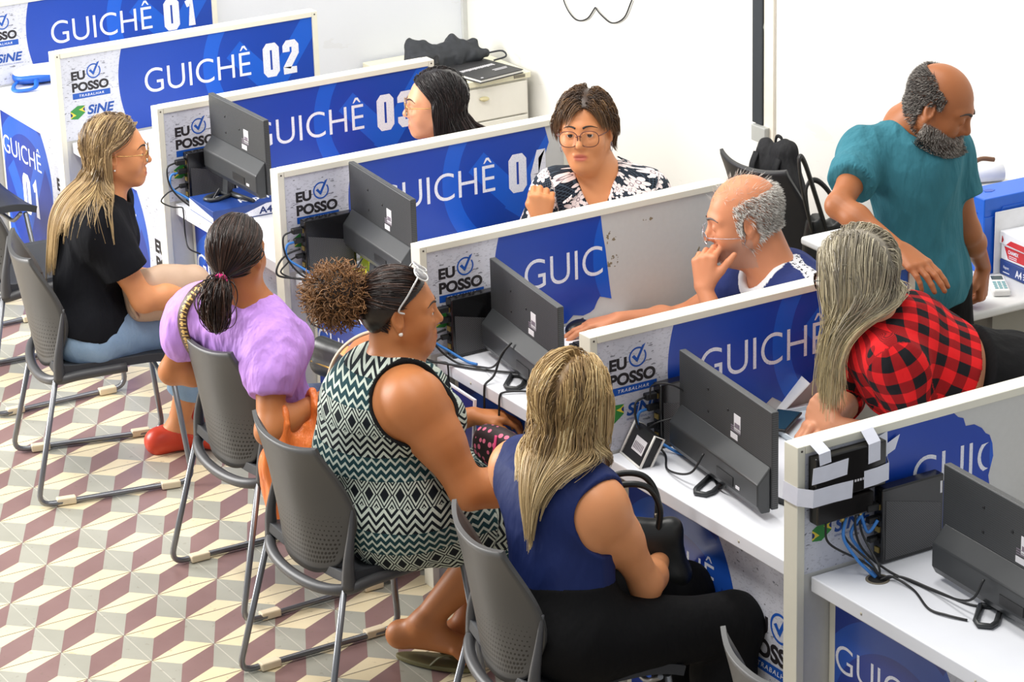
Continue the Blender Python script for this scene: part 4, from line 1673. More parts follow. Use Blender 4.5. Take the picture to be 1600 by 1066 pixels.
def denim(name, c0, c1):
    n = NT(name)
    o = n.obj()
    f = n.noise(o, 9, 5)
    w = n.noise(n.mapping(o, (700, 700, 90)), 1, 2)
    c = n.mix(f, c0, c1)
    c = n.mix(n.math('MULTIPLY', w, .25), c, srgb(196, 208, 220))
    n.bump(n.math('ADD', n.noise(n.mapping(o, (1, 1, .5)), 22, 3), n.math('MULTIPLY', w, .05)), .35, .02)
    return n.done(c, .8, 0, .2)


# ---- 1
C_BLACK = cloth('black_cotton', srgb(17, 18, 23), .9, .2)
S1 = tee(w1, .019, .62, -.04, .066, .015, 0, .026)
w1.wear('t_shirt', S1, C_BLACK, .004, wr=.010)
J1 = trousers(w1, .011, .10, .135, .024)
w1.wear('jeans', J1, denim('light_denim', srgb(96, 130, 170), srgb(160, 190, 216)), .0045, wr=.007)
shoes(w1, 'ballet_flat', plain('red_leather', srgb(206, 62, 34), .35), .006, .046)
# ---- 2
C_LILAC = cloth('lilac_satin', srgb(192, 144, 224), .55, .1, .9)
S2 = tee(w2, .016, .60, -.20, .055, .012, -.015, .02, .030)
w2.wear('blouse', S2, C_LILAC, .004, wr=.013, wrs=13)
w2.wear('jeans', trousers(w2, .010, .10, .03, .014), denim('dark_denim', srgb(34, 46, 74), srgb(52, 68, 104)), .005)
shoes(w2, 'shoe', plain('black_leather', srgb(30, 28, 28), .4), .008, .066)


# ---- 3
def zigzag(name):
    n = NT(name)
    u, v, _ = n.sep(n.attr('pat'))
    # five kinds of bands along the body
    B = .066
    band = n.math('DIVIDE', v, B)
    bi = n.math('FLOOR', band)
    bf = n.math('FRACT', band)
    kind = n.math('MODULO', n.math('ADD', bi, 60.0), 3.0)
    tri = n.math('ABSOLUTE', n.math('SUBTRACT', n.math('MULTIPLY', n.math('FRACT', n.math('DIVIDE', u, .042)), 2.0), 1.0))
    # nested zigzag lines
    zz = n.math('ADD', bf, n.math('MULTIPLY', tri, .38))
    lines = n.math('GREATER_THAN', n.math('FRACT', n.math('MULTIPLY', zz, 3.0)), .50)
    # diamonds
    dm = n.math('ADD', n.math('ABSOLUTE', n.math('SUBTRACT', n.math('MULTIPLY', bf, 2.0), 1.0)), tri)
    dia = n.math('MULTIPLY', n.math('GREATER_THAN', n.math('FRACT', n.math('MULTIPLY', dm, 2.4)), .45), n.math('GREATER_THAN', dm, .55))
    tri2 = n.math('ABSOLUTE', n.math('SUBTRACT', n.math('MULTIPLY', n.math('FRACT', n.math('DIVIDE', u, .025)), 2.0), 1.0))
    teeth = n.math('GREATER_THAN', n.math('FRACT', n.math('MULTIPLY', n.math('ADD', bf, n.math('MULTIPLY', tri2, .22)), 3.0)), .62)
    k0 = n.math('LESS_THAN', kind, .5)
    k1 = n.math('MULTIPLY', n.math('GREATER_THAN', kind, .5), n.math('LESS_THAN', kind, 1.5))
    k2 = n.math('GREATER_THAN', kind, 1.5)
    m_ = n.math('ADD', n.math('ADD', n.math('MULTIPLY', k0, lines), n.math('MULTIPLY', k1, dia)), n.math('MULTIPLY', k2, teeth))
    teal = n.mix(n.noise(n.attr('pat'), 60, 3), srgb(14, 34, 40), srgb(34, 74, 80))
    dark = n.mix(k2, srgb(18, 24, 30), teal)
    light = n.mix(n.noise(n.attr('pat'), 90, 2), srgb(150, 168, 160), srgb(214, 218, 204))
    c = n.mix(m_, dark, light)
    c = n.mix(n.attr('trim', 'Fac'), c, srgb(16, 16, 18))
    o = n.obj()
    n.bump(n.noise(n.mapping(o, (1, 1, .5)), 14, 3), .3, .025)
    return n.done(c, .8, 0, .2)


D3 = Sdf()
w3.torso(D3, .012, .05)
neck_hole(w3, D3, .078, .02, .0)
for kk in 'RL':
    D3.sp(w3.S[kk] + (w3.S[kk] - w3.N) * .16 + w3.up * .03, .128, .012, -1)
for kk in w3.leg:
    hj, K, A, toe = w3.leg[kk]
    n = nrm(K - hj)
    D3.rc(hj, K + n * .05 - V3(0, 0, .01), .100 * w3.lw + .012, .074 * w3.lw + .012, .09, 1, [(K + n * .055, n)])
D3.rc(w3.P + w3.hf * .10, (w3.leg['R'][1] + w3.leg['L'][1]) / 2 - w3.hf * .03, .10, .085, .09)
hr_, kr_ = w3.leg['R'][0], (w3.leg['R'][1] + w3.leg['L'][1]) / 2
D3off = w3.off


def trim3(V):
    t = np.zeros(len(V))
    for kk in 'RL':
        c = w3.S[kk] + (w3.S[kk] - w3.N) * .16 + w3.up * .03
        t = np.maximum(t, (np.abs(np.linalg.norm(V - c, axis=1) - .128) < .010) * 1.0)
    c0, c1, r = w3.nh
    return {'trim': t}




def pat3(V):
    # flat cloth coordinates across the back and side panels; the lap continues along the thighs
    e = nrm((.62, .78, 0))
    v = (V - w3.P) @ w3.up
    u = (V - w3.P) @ e
    ax = nrm(kr_ - hr_)
    t = (V - hr_) @ ax
    lap = t > .20
    v = np.where(lap, -(t - .20) + .05, v)
    u = np.where(lap, (V - w3.P) @ np.cross(ax, (0, 0, 1)) + V[:, 2] * .8, u)
    return np.stack([u, v, 0 * u], 1)


w3.wear('dress', D3, zigzag('zigzag_print'), .004, pat3, wr=.008, wrs=6, attrs=trim3)
# ---- 4
C_NAVY = cloth('navy_crepe', srgb(26, 40, 90), .6, .12, .3)
T4 = Sdf()
w4.torso(T4, .012, .05)
add_clip(T4, [(w4.spine(.06), -w4.up)])
neck_hole(w4, T4, .080, .015, .0)
for kk in 'RL':
    T4.sp(w4.S[kk] + (w4.S[kk] - w4.N) * .30 + w4.up * .0, .098, .012, -1)
w4.wear('top', T4, C_NAVY, .004, wr=.010)
C_TROU = cloth('black_trouser', srgb(12, 12, 14), .85, .2)
w4.wear('trousers', trousers(w4, .014, .30, .02, .020), C_TROU, .0045, wr=.006)
shoes(w4, 'shoe', plain('black_leather', srgb(30, 28, 28), .4), .008, .066)
# ---- 5
C_RED = cloth('red_crepe', srgb(206, 24, 34), .7, .12)
w_s3 = tee(s3, .016, .9, -.15, .060, .035, .01, .02)
s3.wear('blouse', w_s3, C_RED, .0045, wr=.010)
C_PANT = cloth('dark_trouser', srgb(40, 42, 52), .85, .15)
for p_ in (s3, s4, s5):
    p_.wear('trousers', trousers(p_, .012, .15, .03), C_PANT, .006)
    shoes(p_, 'shoe', plain('black_leather', srgb(30, 28, 28), .4), .008, .066)


# ---- 6
def floral(name):
    n = NT(name)
    p2 = n.attr('pat')
    vo = n.n('ShaderNodeTexVoronoi')
    vo.voronoi_dimensions = '2D'
    n.plug(vo.inputs['Vector'], p2)
    vo.inputs['Scale'].default_value = 21.0
    vo.inputs['Randomness'].default_value = .7
    d = n.n('ShaderNodeVectorMath', operation='SUBTRACT')
    # offset of the point from its flower centre, in flower sizes
    n.t.links.new(p2, d.inputs[0])
    n.t.links.new(vo.outputs['Position'], d.inputs[1])
    dx, dy, _ = n.sep(d.outputs[0])
    dx, dy = n.math('MULTIPLY', dx, 21.0), n.math('MULTIPLY', dy, 21.0)
    r = n.math('SQRT', n.math('ADD', n.math('MULTIPLY', dx, dx), n.math('MULTIPLY', dy, dy)))
    an = n.math('ARCTAN2', dy, dx)
    pet = n.math('ABSOLUTE', n.math('SINE', n.math('ADD', n.math('MULTIPLY', an, 3.0), .4)))
    lim = n.math('ADD', .25, n.math('MULTIPLY', pet, .24))
    fl = n.math('LESS_THAN', r, lim)
    vein = n.math('MULTIPLY', n.math('LESS_THAN', pet, .16), n.math('GREATER_THAN', r, .06))
    core = n.math('MULTIPLY', n.math('LESS_THAN', r, .13), n.math('GREATER_THAN', r, .085))
    fc = n.mix(n.math('MAXIMUM', n.math('MULTIPLY', vein, .7), core), srgb(238, 222, 220), srgb(120, 100, 108))
    x, y, _ = n.sep(p2)
    g1 = n.math('FRACT', n.math('MULTIPLY', n.math('ADD', x, y), 95.0))
    g2 = n.math('FRACT', n.math('MULTIPLY', n.math('SUBTRACT', x, y), 95.0))
    lat = n.math('MAXIMUM', n.math('LESS_THAN', g1, .22), n.math('LESS_THAN', g2, .22))
    bg = n.mix(n.math('MULTIPLY', lat, .6), srgb(20, 22, 32), srgb(76, 92, 108))
    leaf = n.noise(n.mapping(p2, (26, 60, 1), (0, 0, .6)), 1.0, 1.0)
    bg = n.mix(n.math('GREATER_THAN', leaf, .68), bg, srgb(226, 218, 218))
    o = n.obj()
    n.bump(n.noise(n.mapping(o, (1, 1, .5)), 16, 3), .25, .02)
    return n.done(n.mix(fl, bg, fc), .75, 0, .2)


F6 = tee(s4, .014, .95, -.15, .064, .03, .0, .016)
# open V neck
F6.rc(s4.N + s4.sf * .10 - s4.up * .13, s4.N + s4.sf * .09 + s4.up * .02, .006, .062, .01, -1)
FLOR = floral('floral_print')
armsegs = [(s4.S[k] + 0 * s4.N, s4.arm[k][0], s4.sf, .2, .07) for k in 'RL']
s4.wear('blouse', F6, FLOR, .004, s4.pat_torso(armsegs, .16), wr=.008)
for sg in (1, -1):
    def lapel(u, v, sg=sg):
        # turned-down collar flap from the back of the neck to the chest
        a = math.pi * (.06 + .80 * u)
        base = s4.N + s4.up * (.055 - .075 * u) - s4.sf * (.075 * math.cos(a) - .045 * u) + s4.sr * sg * (.078 * math.sin(a) ** .7 + .012)
        out = nrm(s4.sr * sg * (.8 - .1 * u) + s4.sf * (.9 * u - .45) - s4.up * .55)
        return base + out * v * (.045 + .035 * math.sin(u * 2.6)) - s4.off
    o = MB().sheet(lapel, 18, 6, .004).build('collar', FLOR, s4.root)
    P_ = np.array([q.co[:] for q in o.data.vertices]) + s4.off
    a_ = o.data.attributes.new('pat', 'FLOAT_VECTOR', 'POINT')
    a_.data.foreach_set('vector', np.array([(i_ / 18 * .30 + sg * .013, j_ / 6 * .075 + .021 * sg, 0) for h_ in (0, 1) for i_ in range(19) for j_ in range(7)], np.float32).ravel())


# ---- 7
def band_tee(name):
    n = NT(name)
    o = n.obj()
    c = n.mix(n.noise(o, 9, 3), srgb(34, 44, 92), srgb(48, 60, 116))
    u, v, _ = n.sep(n.attr('pat'))
    fu = n.math('FRACT', n.math('DIVIDE', u, .026))
    fv = n.math('FRACT', n.math('DIVIDE', v, .021))
    mk = n.math('MULTIPLY', n.math('MULTIPLY', n.math('GREATER_THAN', fu, .25), n.math('LESS_THAN', fu, .75)), n.math('MULTIPLY', n.math('GREATER_THAN', fv, .22), n.math('LESS_THAN', fv, .78)))
    mk = n.math('MULTIPLY', mk, n.math('GREATER_THAN', n.noise(n.attr('pat'), 150, 1), .47))
    w = n.mix(mk, srgb(236, 236, 240), srgb(26, 26, 34))
    c = n.mix(n.attr('stripe', 'Fac'), c, w)
    c = n.mix(n.attr('trim', 'Fac'), c, srgb(238, 238, 240))
    n.bump(n.noise(n.mapping(o, (1, 1, .5)), 14, 3), .3, .03)
    return n.done(c, .85, 0, .2)


T7_ = tee(s5, .015, .50, -.15, .066, .022, .0, .020)
SL = {k: (s5.S[k], s5.arm[k][0]) for k in 'RL'}


def at5(V):
    c0, c1, r = s5.nh
    ax = nrm(c1 - c0)
    q = V - c0
    h = np.clip(q @ ax, 0, None)
    d = np.linalg.norm(q - h[:, None] * ax, axis=1) - (r + .012 * h / np.linalg.norm(c1 - c0))
    trim = (d < .024) * 1.0
    st = np.zeros(len(V))
    pat = np.zeros((len(V), 3))
    for k in 'RL':
        a, b = SL[k]
        # stripe over the shoulder line and down the sleeve
        p0 = s5.N + s5.up * .02
        line = nrm(a - p0)
        fwd = nrm(np.cross(line, s5.up)) * (1 if k == 'L' else -1)
        side = (V - p0) @ (a - p0) > 0
        dd = (V - a) @ s5.sf - .004
        up = (V - a) @ nrm(s5.up + .9 * line) > -.045
        m = side & (np.abs(dd) < .023) & up
        st[m] = 1
        pat[side] = np.stack([dd, (V - p0) @ nrm(line - .3 * s5.up), 0 * dd], 1)[side]
    return {'trim': trim, 'stripe': st, 'pat': pat}


s5.wear('t_shirt', T7_, band_tee('navy_striped_tee'), .004, wr=.010, attrs=at5)


# ---- 8
def plaid(name):
    n = NT(name)
    u, v, _ = n.sep(n.attr('pat'))
    s = .074
    a = n.math('GREATER_THAN', n.math('FRACT', n.math('DIVIDE', u, s)), .5)
    b = n.math('GREATER_THAN', n.math('FRACT', n.math('DIVIDE', v, s)), .5)
    both = n.math('MULTIPLY', a, b)
    one = n.math('SUBTRACT', n.math('ADD', a, b), n.math('MULTIPLY', both, 2.0))
    tw = n.math('GREATER_THAN', n.math('FRACT', n.math('MULTIPLY', n.math('ADD', u, v), 330.0)), .45)
    c = n.mix(n.math('MULTIPLY', one, n.math('ADD', .45, n.math('MULTIPLY', tw, .3))), srgb(224, 32, 36), srgb(40, 14, 18))
    c = n.mix(both, c, srgb(26, 26, 30))
    o = n.obj()
    n.bump(n.noise(n.mapping(o, (1, 1, .5)), 13, 3), .4, .03)
    return n.done(c, .85, 0, .2)


S6 = Sdf()
s6.torso(S6, .018, .05)
add_clip(S6, [(s6.spine(.34), -s6.up)])
for kk in 'RL':
    E, W = s6.arm[kk][:2]
    a = s6.S[kk]
    S6.rc(a, E, .064, .056, .04)
    n = nrm(W - E)
    S6.rc(E, E + n * .10, .052, .048, .03, 1, [(E + n * .075, n)])
    S6.rc(E + n * .045, E + n * .075, .054, .053, .006, 1, [(E + n * .08, n)])
neck_hole(s6, S6, .062, .02)
PLAID = plaid('plaid_flannel')
segs6 = [(s6.S[k], s6.arm[k][0], s6.sf, .1, .075) for k in 'RL'] + [(s6.arm[k][0], s6.arm[k][1], s6.sf, .4, .065) for k in 'RL']
s6.wear('shirt', S6, PLAID, .004, s6.pat_torso(segs6, .16), wr=.014, wrs=8)
P6_ = trousers(s6, .020, .27, .03)
s6.wear('trousers', P6_, cloth('black_knit', srgb(14, 14, 16), .9, .2), .0045, wr=.006)
shoes(s6, 'shoe', plain('black_leather', srgb(30, 28, 28), .4), .008, .066)
# ---- 9
C_TEAL = cloth('teal_cotton', srgb(56, 116, 130), .85, .16, .8)
T9 = tee(m9, .015, .58, -.10, .060, .012, -.012, .018)
m9.wear('t_shirt', T9, C_TEAL, .004, wr=.020, wrs=8)
m9.wear('trousers', trousers(m9, .006, .02, .02, .020), cloth('black_denim', srgb(14, 14, 16), .9, .2), .0045, wr=.008)
shoes(m9, 'shoe', plain('black_leather', srgb(30, 28, 28), .4), .008, .066)
SHIRT = dict(w1=S1, w2=S2, w3=D3, w4=T4, s3=w_s3, s4=F6, s5=T7_, s6=S6, m9=T9)


# ------------------------------------------------------------------ hair
def near_obst(p, dist=.55, *extra):
    S = gather(p.body, SHIRT[[k for k in PEOPLE if PEOPLE[k] is p][0]], *extra)
    S.P = [q for q in S.P if np.linalg.norm(q[1] - p.H) < dist and (q[0] == 'el' or max(q[3], q[4]) > .02)]
    return S


def cap_mesh(p, planes, e=.006, h=.004, back=True):
    """close-lying layer of hair over the skull, inside the given head-space planes (point, normal)"""
    S = Sdf()
    cl = [(p.hl(*o), p.HR @ nrm(n)) for (o, n) in planes]
    S.el(p.hl(0, -.016, .032), V3(.0745 + e, .0945 + e, .0855 + e) * p.hs, p.HR, .01, 1, cl)
    if back:
        S.el(p.hl(0, -.050, -.004), V3(.058 + e, .050 + e, .060 + e) * p.hs, p.HR, .03, 1, [(p.hl(0, -.012, 0), p.HR @ V3(0, 1, 0))])
    return S.mesh(h)


HAIRLINE = [((0, .045, .062), (0, .8, -1))]


def longpred(q):
    return ((q[:, 2] - .022) > (q[:, 1] + .008) * .82) & (q[:, 2] > .0) | ((q[:, 1] < -.022) & (q[:, 2] > -.05))


def long_hair(p, n, steps, ds, part, mat, seed, lmin=.75, rad=.0034, off=(.004, .022), grav=.85, side=.7, backw=-.5, wob=.05, name='hair', label=None, front=0.0, locks=150, **kw):
    q, X = scalp_roots(p, n, longpred, seed)
    rng = np.random.default_rng(seed + 50)
    sg = np.where(q[:, 0] > part, 1.0, -1.0)
    top = np.clip((q[:, 2] - .02) / .08, 0, 1)
    dl = np.stack([sg * side * (.3 + top), np.full(n, backw) + front * (q[:, 1] > 0), -.35 - .9 * (1 - top)], 1)
    d0 = dl @ p.HR.T
    lens = lmin + (1 - lmin) * rng.random(n)
    of = off[0] + (off[1] - off[0]) * rng.random(n) ** 1.3
    path = grow(p, X, d0, near_obst(p), steps, ds, grav, of, seed, wob, .74, None, lens, .6, kw.pop('gdir', None), .85, **kw)
    path, hue = clump(path, locks, .55, seed)
    o = strands_mesh(name, path, rad * (.7 + .6 * rng.random(n)), mat, p.root, p.off, .6, seed, .6, cap_mesh(p, HAIRLINE, .005), (.1, .5), hue)
    if label:
        o['label'] = label
    return o


H_STREAK = hair_mat('hair_streaked', [(0, srgb(58, 44, 34)), (.3, srgb(98, 76, 52)), (.55, srgb(156, 128, 90)), (.8, srgb(204, 176, 128)), (1, srgb(232, 210, 164))], .9, srgb(212, 182, 132))
long_hair(w1, 3600, 30, .0150, .0, H_STREAK, 11, .72, .0015, (.003, .018), .9, .75, -.75, .07, tuck=-.008)
H_BLACK = hair_mat('hair_black', [(0, srgb(16, 13, 14)), (.6, srgb(32, 26, 27)), (1, srgb(58, 44, 42))], 0, rough=.3)
long_hair(s3, 3000, 26, .0155, -.012, H_BLACK, 12, .85, .0016, (.003, .014), 1.0, .8, -.6, .02, tuck=.022)
H_BLOND = hair_mat('hair_blonde', [(0, srgb(86, 66, 44)), (.3, srgb(140, 110, 72)), (.6, srgb(190, 158, 106)), (.85, srgb(222, 196, 144)), (1, srgb(240, 222, 180))], .75, srgb(226, 204, 156))
long_hair(w4, 4200, 23, .0145, .015, H_BLOND, 13, .62, .0015, (.004, .028), .8, .45, -.9, .10, gather=.045)
H_GREY = hair_mat('hair_grey_blonde', [(0, srgb(98, 92, 84)), (.35, srgb(142, 134, 120)), (.65, srgb(182, 172, 148)), (1, srgb(222, 212, 184))], .95, srgb(232, 210, 152))
long_hair(s6, 4200, 28, .0155, -.01, H_GREY, 14, .7, .0015, (.004, .024), 1.0, .75, -.2, .05, axis=(5.85, .60, .055), locks=220)

# pulled back hair of 2 and 3
H_DBRN = hair_mat('hair_dark_brown', [(0, srgb(22, 15, 13)), (.6, srgb(44, 29, 24)), (1, srgb(82, 54, 40))], 0, rough=.3)


def pulled(p, tie, n, mat, seed, steps=18, ds=.0135, of=(.003, .009), rad=.0032, e=.004):
    q, X = scalp_roots(p, n, lambda q: longpred(q) | ((q[:, 2] > .02) & (q[:, 1] < .02)), seed)
    rng = np.random.default_rng(seed)
    d0 = tie - X
    path = grow(p, X, d0, near_obst(p, .25), steps, ds, 0, of[0] + (of[1] - of[0]) * rng.random(n), seed, .01, .55, tie, None)
    return path, cap_mesh(p, HAIRLINE, e)


tie2 = w2.hl(.01, -.116, -.058)
pa, cap = pulled(w2, tie2, 2200, H_DBRN, 21)
strands_mesh('hair', pa, .0017, H_DBRN, w2.root, w2.off, .6, 21, .2, cap)
rng_ = np.random.default_rng(5)
n_t = 1100
X_ = tie2 + rng_.normal(size=(n_t, 3)) * .005
d_ = (w2.HR @ V3(.05, -.8, -.9)) + rng_.normal(size=(n_t, 3)) * .16
pt = grow(w2, X_, d_, near_obst(w2), 17, .0105, .9, .004 + .026 * rng_.random(n_t), 6, .12, .80, None, .70 + .30 * rng_.random(n_t))
# the tail swells below the tie and closes again at its tip
tq = np.linspace(0, 1, pt.shape[1])
mid = pt.mean(0)
pt = mid[None] + (pt - mid[None]) * (1.15 - .75 * tq ** 2)[None, :, None] * np.minimum(1, .25 + tq * 4)[None, :, None]
spread = rng_.normal(size=(n_t, 3)) * .017
pt = pt + spread[:, None] * (np.sin(PI * np.clip(tq * 1.02, 0, 1)) ** .6)[None, :, None]
strands_mesh('ponytail', pt, .0022, H_DBRN, w2.root, w2.off, .6, 7, .5)
m = MB()
ax_ = Vector(w2.HR @ nrm((0, -.9, -.35)))
Rm_ = ax_.to_track_quat('Z', 'Y').to_matrix()
m.lathe([(.013, -.009), (.0195, -.008), (.0215, -.003), (.0215, .004), (.0190, .009), (.012, .010)], Vector(w2.hl(.01, -.119, -.060) - w2.off), 20, 0, Rm_)
m.build('hair_tie', cloth('pink_elastic', srgb(226, 62, 136), .7), w2.root)

H_CURL = hair_mat('hair_curly', [(0, srgb(34, 22, 16)), (.5, srgb(70, 46, 30)), (1, srgb(132, 92, 58))], .8, srgb(172, 124, 78), .5)
tie3 = w3.hl(0, -.118, .048)
pa, cap = pulled(w3, tie3, 2200, H_DBRN, 22, e=.005)
strands_mesh('hair', pa, .0017, H_DBRN, w3.root, w3.off, .6, 22, .2, cap)
nc = 1500
cen = w3.hl(0, -.168, .045)
dv = rng_.normal(size=(nc, 3))
dv /= np.linalg.norm(dv, axis=1, keepdims=True)
Lc = .092 * (.72 + .38 * rng_.random(nc))
tt_ = np.linspace(0, 1, 18)
a1 = np.cross(dv, rng_.normal(size=(nc, 3)))
a1 /= np.linalg.norm(a1, axis=1, keepdims=True)
a2 = np.cross(dv, a1)
ph = rng_.random(nc) * 6.28
fr = 9 + 8 * rng_.random(nc)
ampl = .0075 * (.5 + rng_.random(nc))
pathc = cen + dv[:, None] * (.012 + tt_[None, :, None] * Lc[:, None, None]) * V3(1.0, 1.0, .96)
pathc = pathc + (a1[:, None] * np.cos(ph[:, None] + fr[:, None] * tt_[None])[..., None] + a2[:, None] * np.sin(ph[:, None] + fr[:, None] * tt_[None])[..., None]) * (ampl[:, None] * np.minimum(1, tt_[None] * 3))[..., None]
core = Sdf().sp(cen, .072)
core.sp(w3.hl(0, -.12, .048), .03, .04)
strands_mesh('curly_bun', pathc, .0022, H_CURL, w3.root, w3.off, .7, 23, .4, core.mesh(.006), (0, .2))

# short hair of 6
H_SHORT = hair_mat('hair_brown_short', [(0, srgb(38, 28, 23)), (.5, srgb(72, 52, 38)), (.8, srgb(120, 88, 56)), (1, srgb(176, 136, 86))], .35, srgb(168, 122, 72))
n_s = 3600
q_, X_ = scalp_roots(s4, n_s, lambda q: (((q[:, 2] - .022) > (q[:, 1] + .008) * .70) & (q[:, 2] > -.01)) | ((q[:, 1] < -.02) & (q[:, 2] > -.015)), 31)
sg_ = np.where(q_[:, 0] > -.012, 1.0, -1.0)
topf = np.clip((q_[:, 2] - .02) / .08, 0, 1)
frn = np.clip(q_[:, 1] / .06, 0, 1)
dl_ = np.stack([sg_ * (.45 + .5 * topf), .55 * frn - .25, -.25 - .5 * (1 - topf)], 1)
ps = grow(s4, X_, dl_ @ s4.HR.T, near_obst(s4, .25), 9, .0105, .55, .006 + .020 * rng_.random(n_s) ** 1.2, 32, .06, .80, None, .55 + .45 * rng_.random(n_s), .6, None, .7, -.12)
ps, hue_ = clump(ps, 130, .5, 3)
strands_mesh('hair', ps, .0016, H_SHORT, s4.root, s4.off, .6, 33, .75, cap_mesh(s4, [((0, .045, .066), (0, .72, -1))], .010), (.1, .5), hue_)


# fringe hair and beards of the two bald men
def fuzz(p, X, q, mat, name, L, rad, seed, outw=.6, down=(0, -.4, -.6), steps=6, wob=.3):
    rng = np.random.default_rng(seed)
    n = len(X)
    g = p.body.grad(X)
    d0 = g * outw + (p.HR @ V3(*down))[None] + rng.normal(size=(n, 3)) * wob
    path = grow(p, X, d0, near_obst(p, .25), steps, L / steps, .2, .001 + .006 * rng.random(n), seed, .25, .8, None, .6 + .4 * rng.random(n))
    return strands_mesh(name, path, rad, mat, p.root, p.off, .5, seed, .7)


H_WHITE = hair_mat('hair_white', [(0, srgb(150, 142, 134)), (.5, srgb(196, 190, 182)), (1, srgb(240, 238, 232))], 0, rough=.5)
bald5 = lambda q: (q[:, 2] < .072 - .28 * np.clip(q[:, 1] + .02, 0, 1) * 1.2) & (((q[:, 1] < .026) & (q[:, 2] > .018 - .9 * (.026 - q[:, 1]).clip(0, .02) * 0)) | ((q[:, 1] < -.018) & (q[:, 2] > -.055)) | ((np.abs(q[:, 1] - .016) < .012) & (q[:, 2] > -.025)))
q_, X_ = scalp_roots(s5, 4500, bald5, 41)
fuzz(s5, X_, q_, H_WHITE, 'hair', .021, .0011, 42, .25, (0, -.7, -.5), 6, .25)
q_, X_ = scalp_roots(s5, 160, lambda q: q[:, 2] > .07, 43)
fuzz(s5, X_, q_, H_WHITE, 'thin_hair', .022, .0006, 44, .5, (0, -.7, .1), 6, .3)
H_GRIZ = hair_mat('hair_grizzled', [(0, srgb(58, 54, 52)), (.6, srgb(88, 83, 80)), (.9, srgb(134, 128, 122)), (1, srgb(184, 178, 170))], 0, rough=.5)
bald9 = lambda q: (q[:, 2] < .088 - .55 * np.clip(q[:, 1] + .05, 0, 1)) & (((q[:, 1] < .022) & (q[:, 2] > .012)) | ((q[:, 1] < -.02) & (q[:, 2] > -.055)))
q_, X_ = scalp_roots(m9, 8000, bald9, 45)
fuzz(m9, X_, q_, H_GRIZ, 'hair', .013, .0012, 46, .2, (0, -.6, -.5), 4, .3)
H_BEARD = hair_mat('hair_beard', [(0, srgb(84, 74, 66)), (.6, srgb(134, 126, 118)), (1, srgb(204, 198, 190))], 0, rough=.55)
sel = np.where((m9.st > .15) | ((np.abs(m9.q[:, 0]) < .03) & (m9.q[:, 1] > .08) & (m9.q[:, 2] < -.048) & (m9.q[:, 2] > -.058)))[0]
sel = rng_.choice(sel, min(5000, len(sel) * 4))
fuzz(m9, m9.V[sel].copy(), None, H_BEARD, 'beard', .013, .0009, 47, .45, (0, .1, -.8), 4, .35)
# ------------------------------------------------------------------ computers on the counters
n_ = NT('monitor_back')
o_ = n_.obj()
x_, y_, z_ = n_.sep(o_)
ga = n_.math('SUBTRACT', n_.math('FRACT', n_.math('MULTIPLY', x_, 170.0)), .5)
gb = n_.math('SUBTRACT', n_.math('FRACT', n_.math('MULTIPLY', z_, 170.0)), .5)
dt = n_.math('LESS_THAN', n_.math('ADD', n_.math('MULTIPLY', ga, ga), n_.math('MULTIPLY', gb, gb)), .07)
n_.bump(dt, .5, .002)
MON_BACK = n_.done(n_.mix(dt, srgb(62, 64, 66), srgb(36, 37, 39)), .42, 0, .5)
MON_PL = plain('monitor_plastic', srgb(52, 54, 56), .38)
MON_DK = plain('monitor_dark', srgb(24, 24, 26), .4)
SCREEN = plain('screen_glass', srgb(14, 16, 20), .12)
STICK = plain('sticker_white', srgb(222, 220, 224), .5)
STICKG = plain('sticker_print', srgb(120, 110, 122), .5)


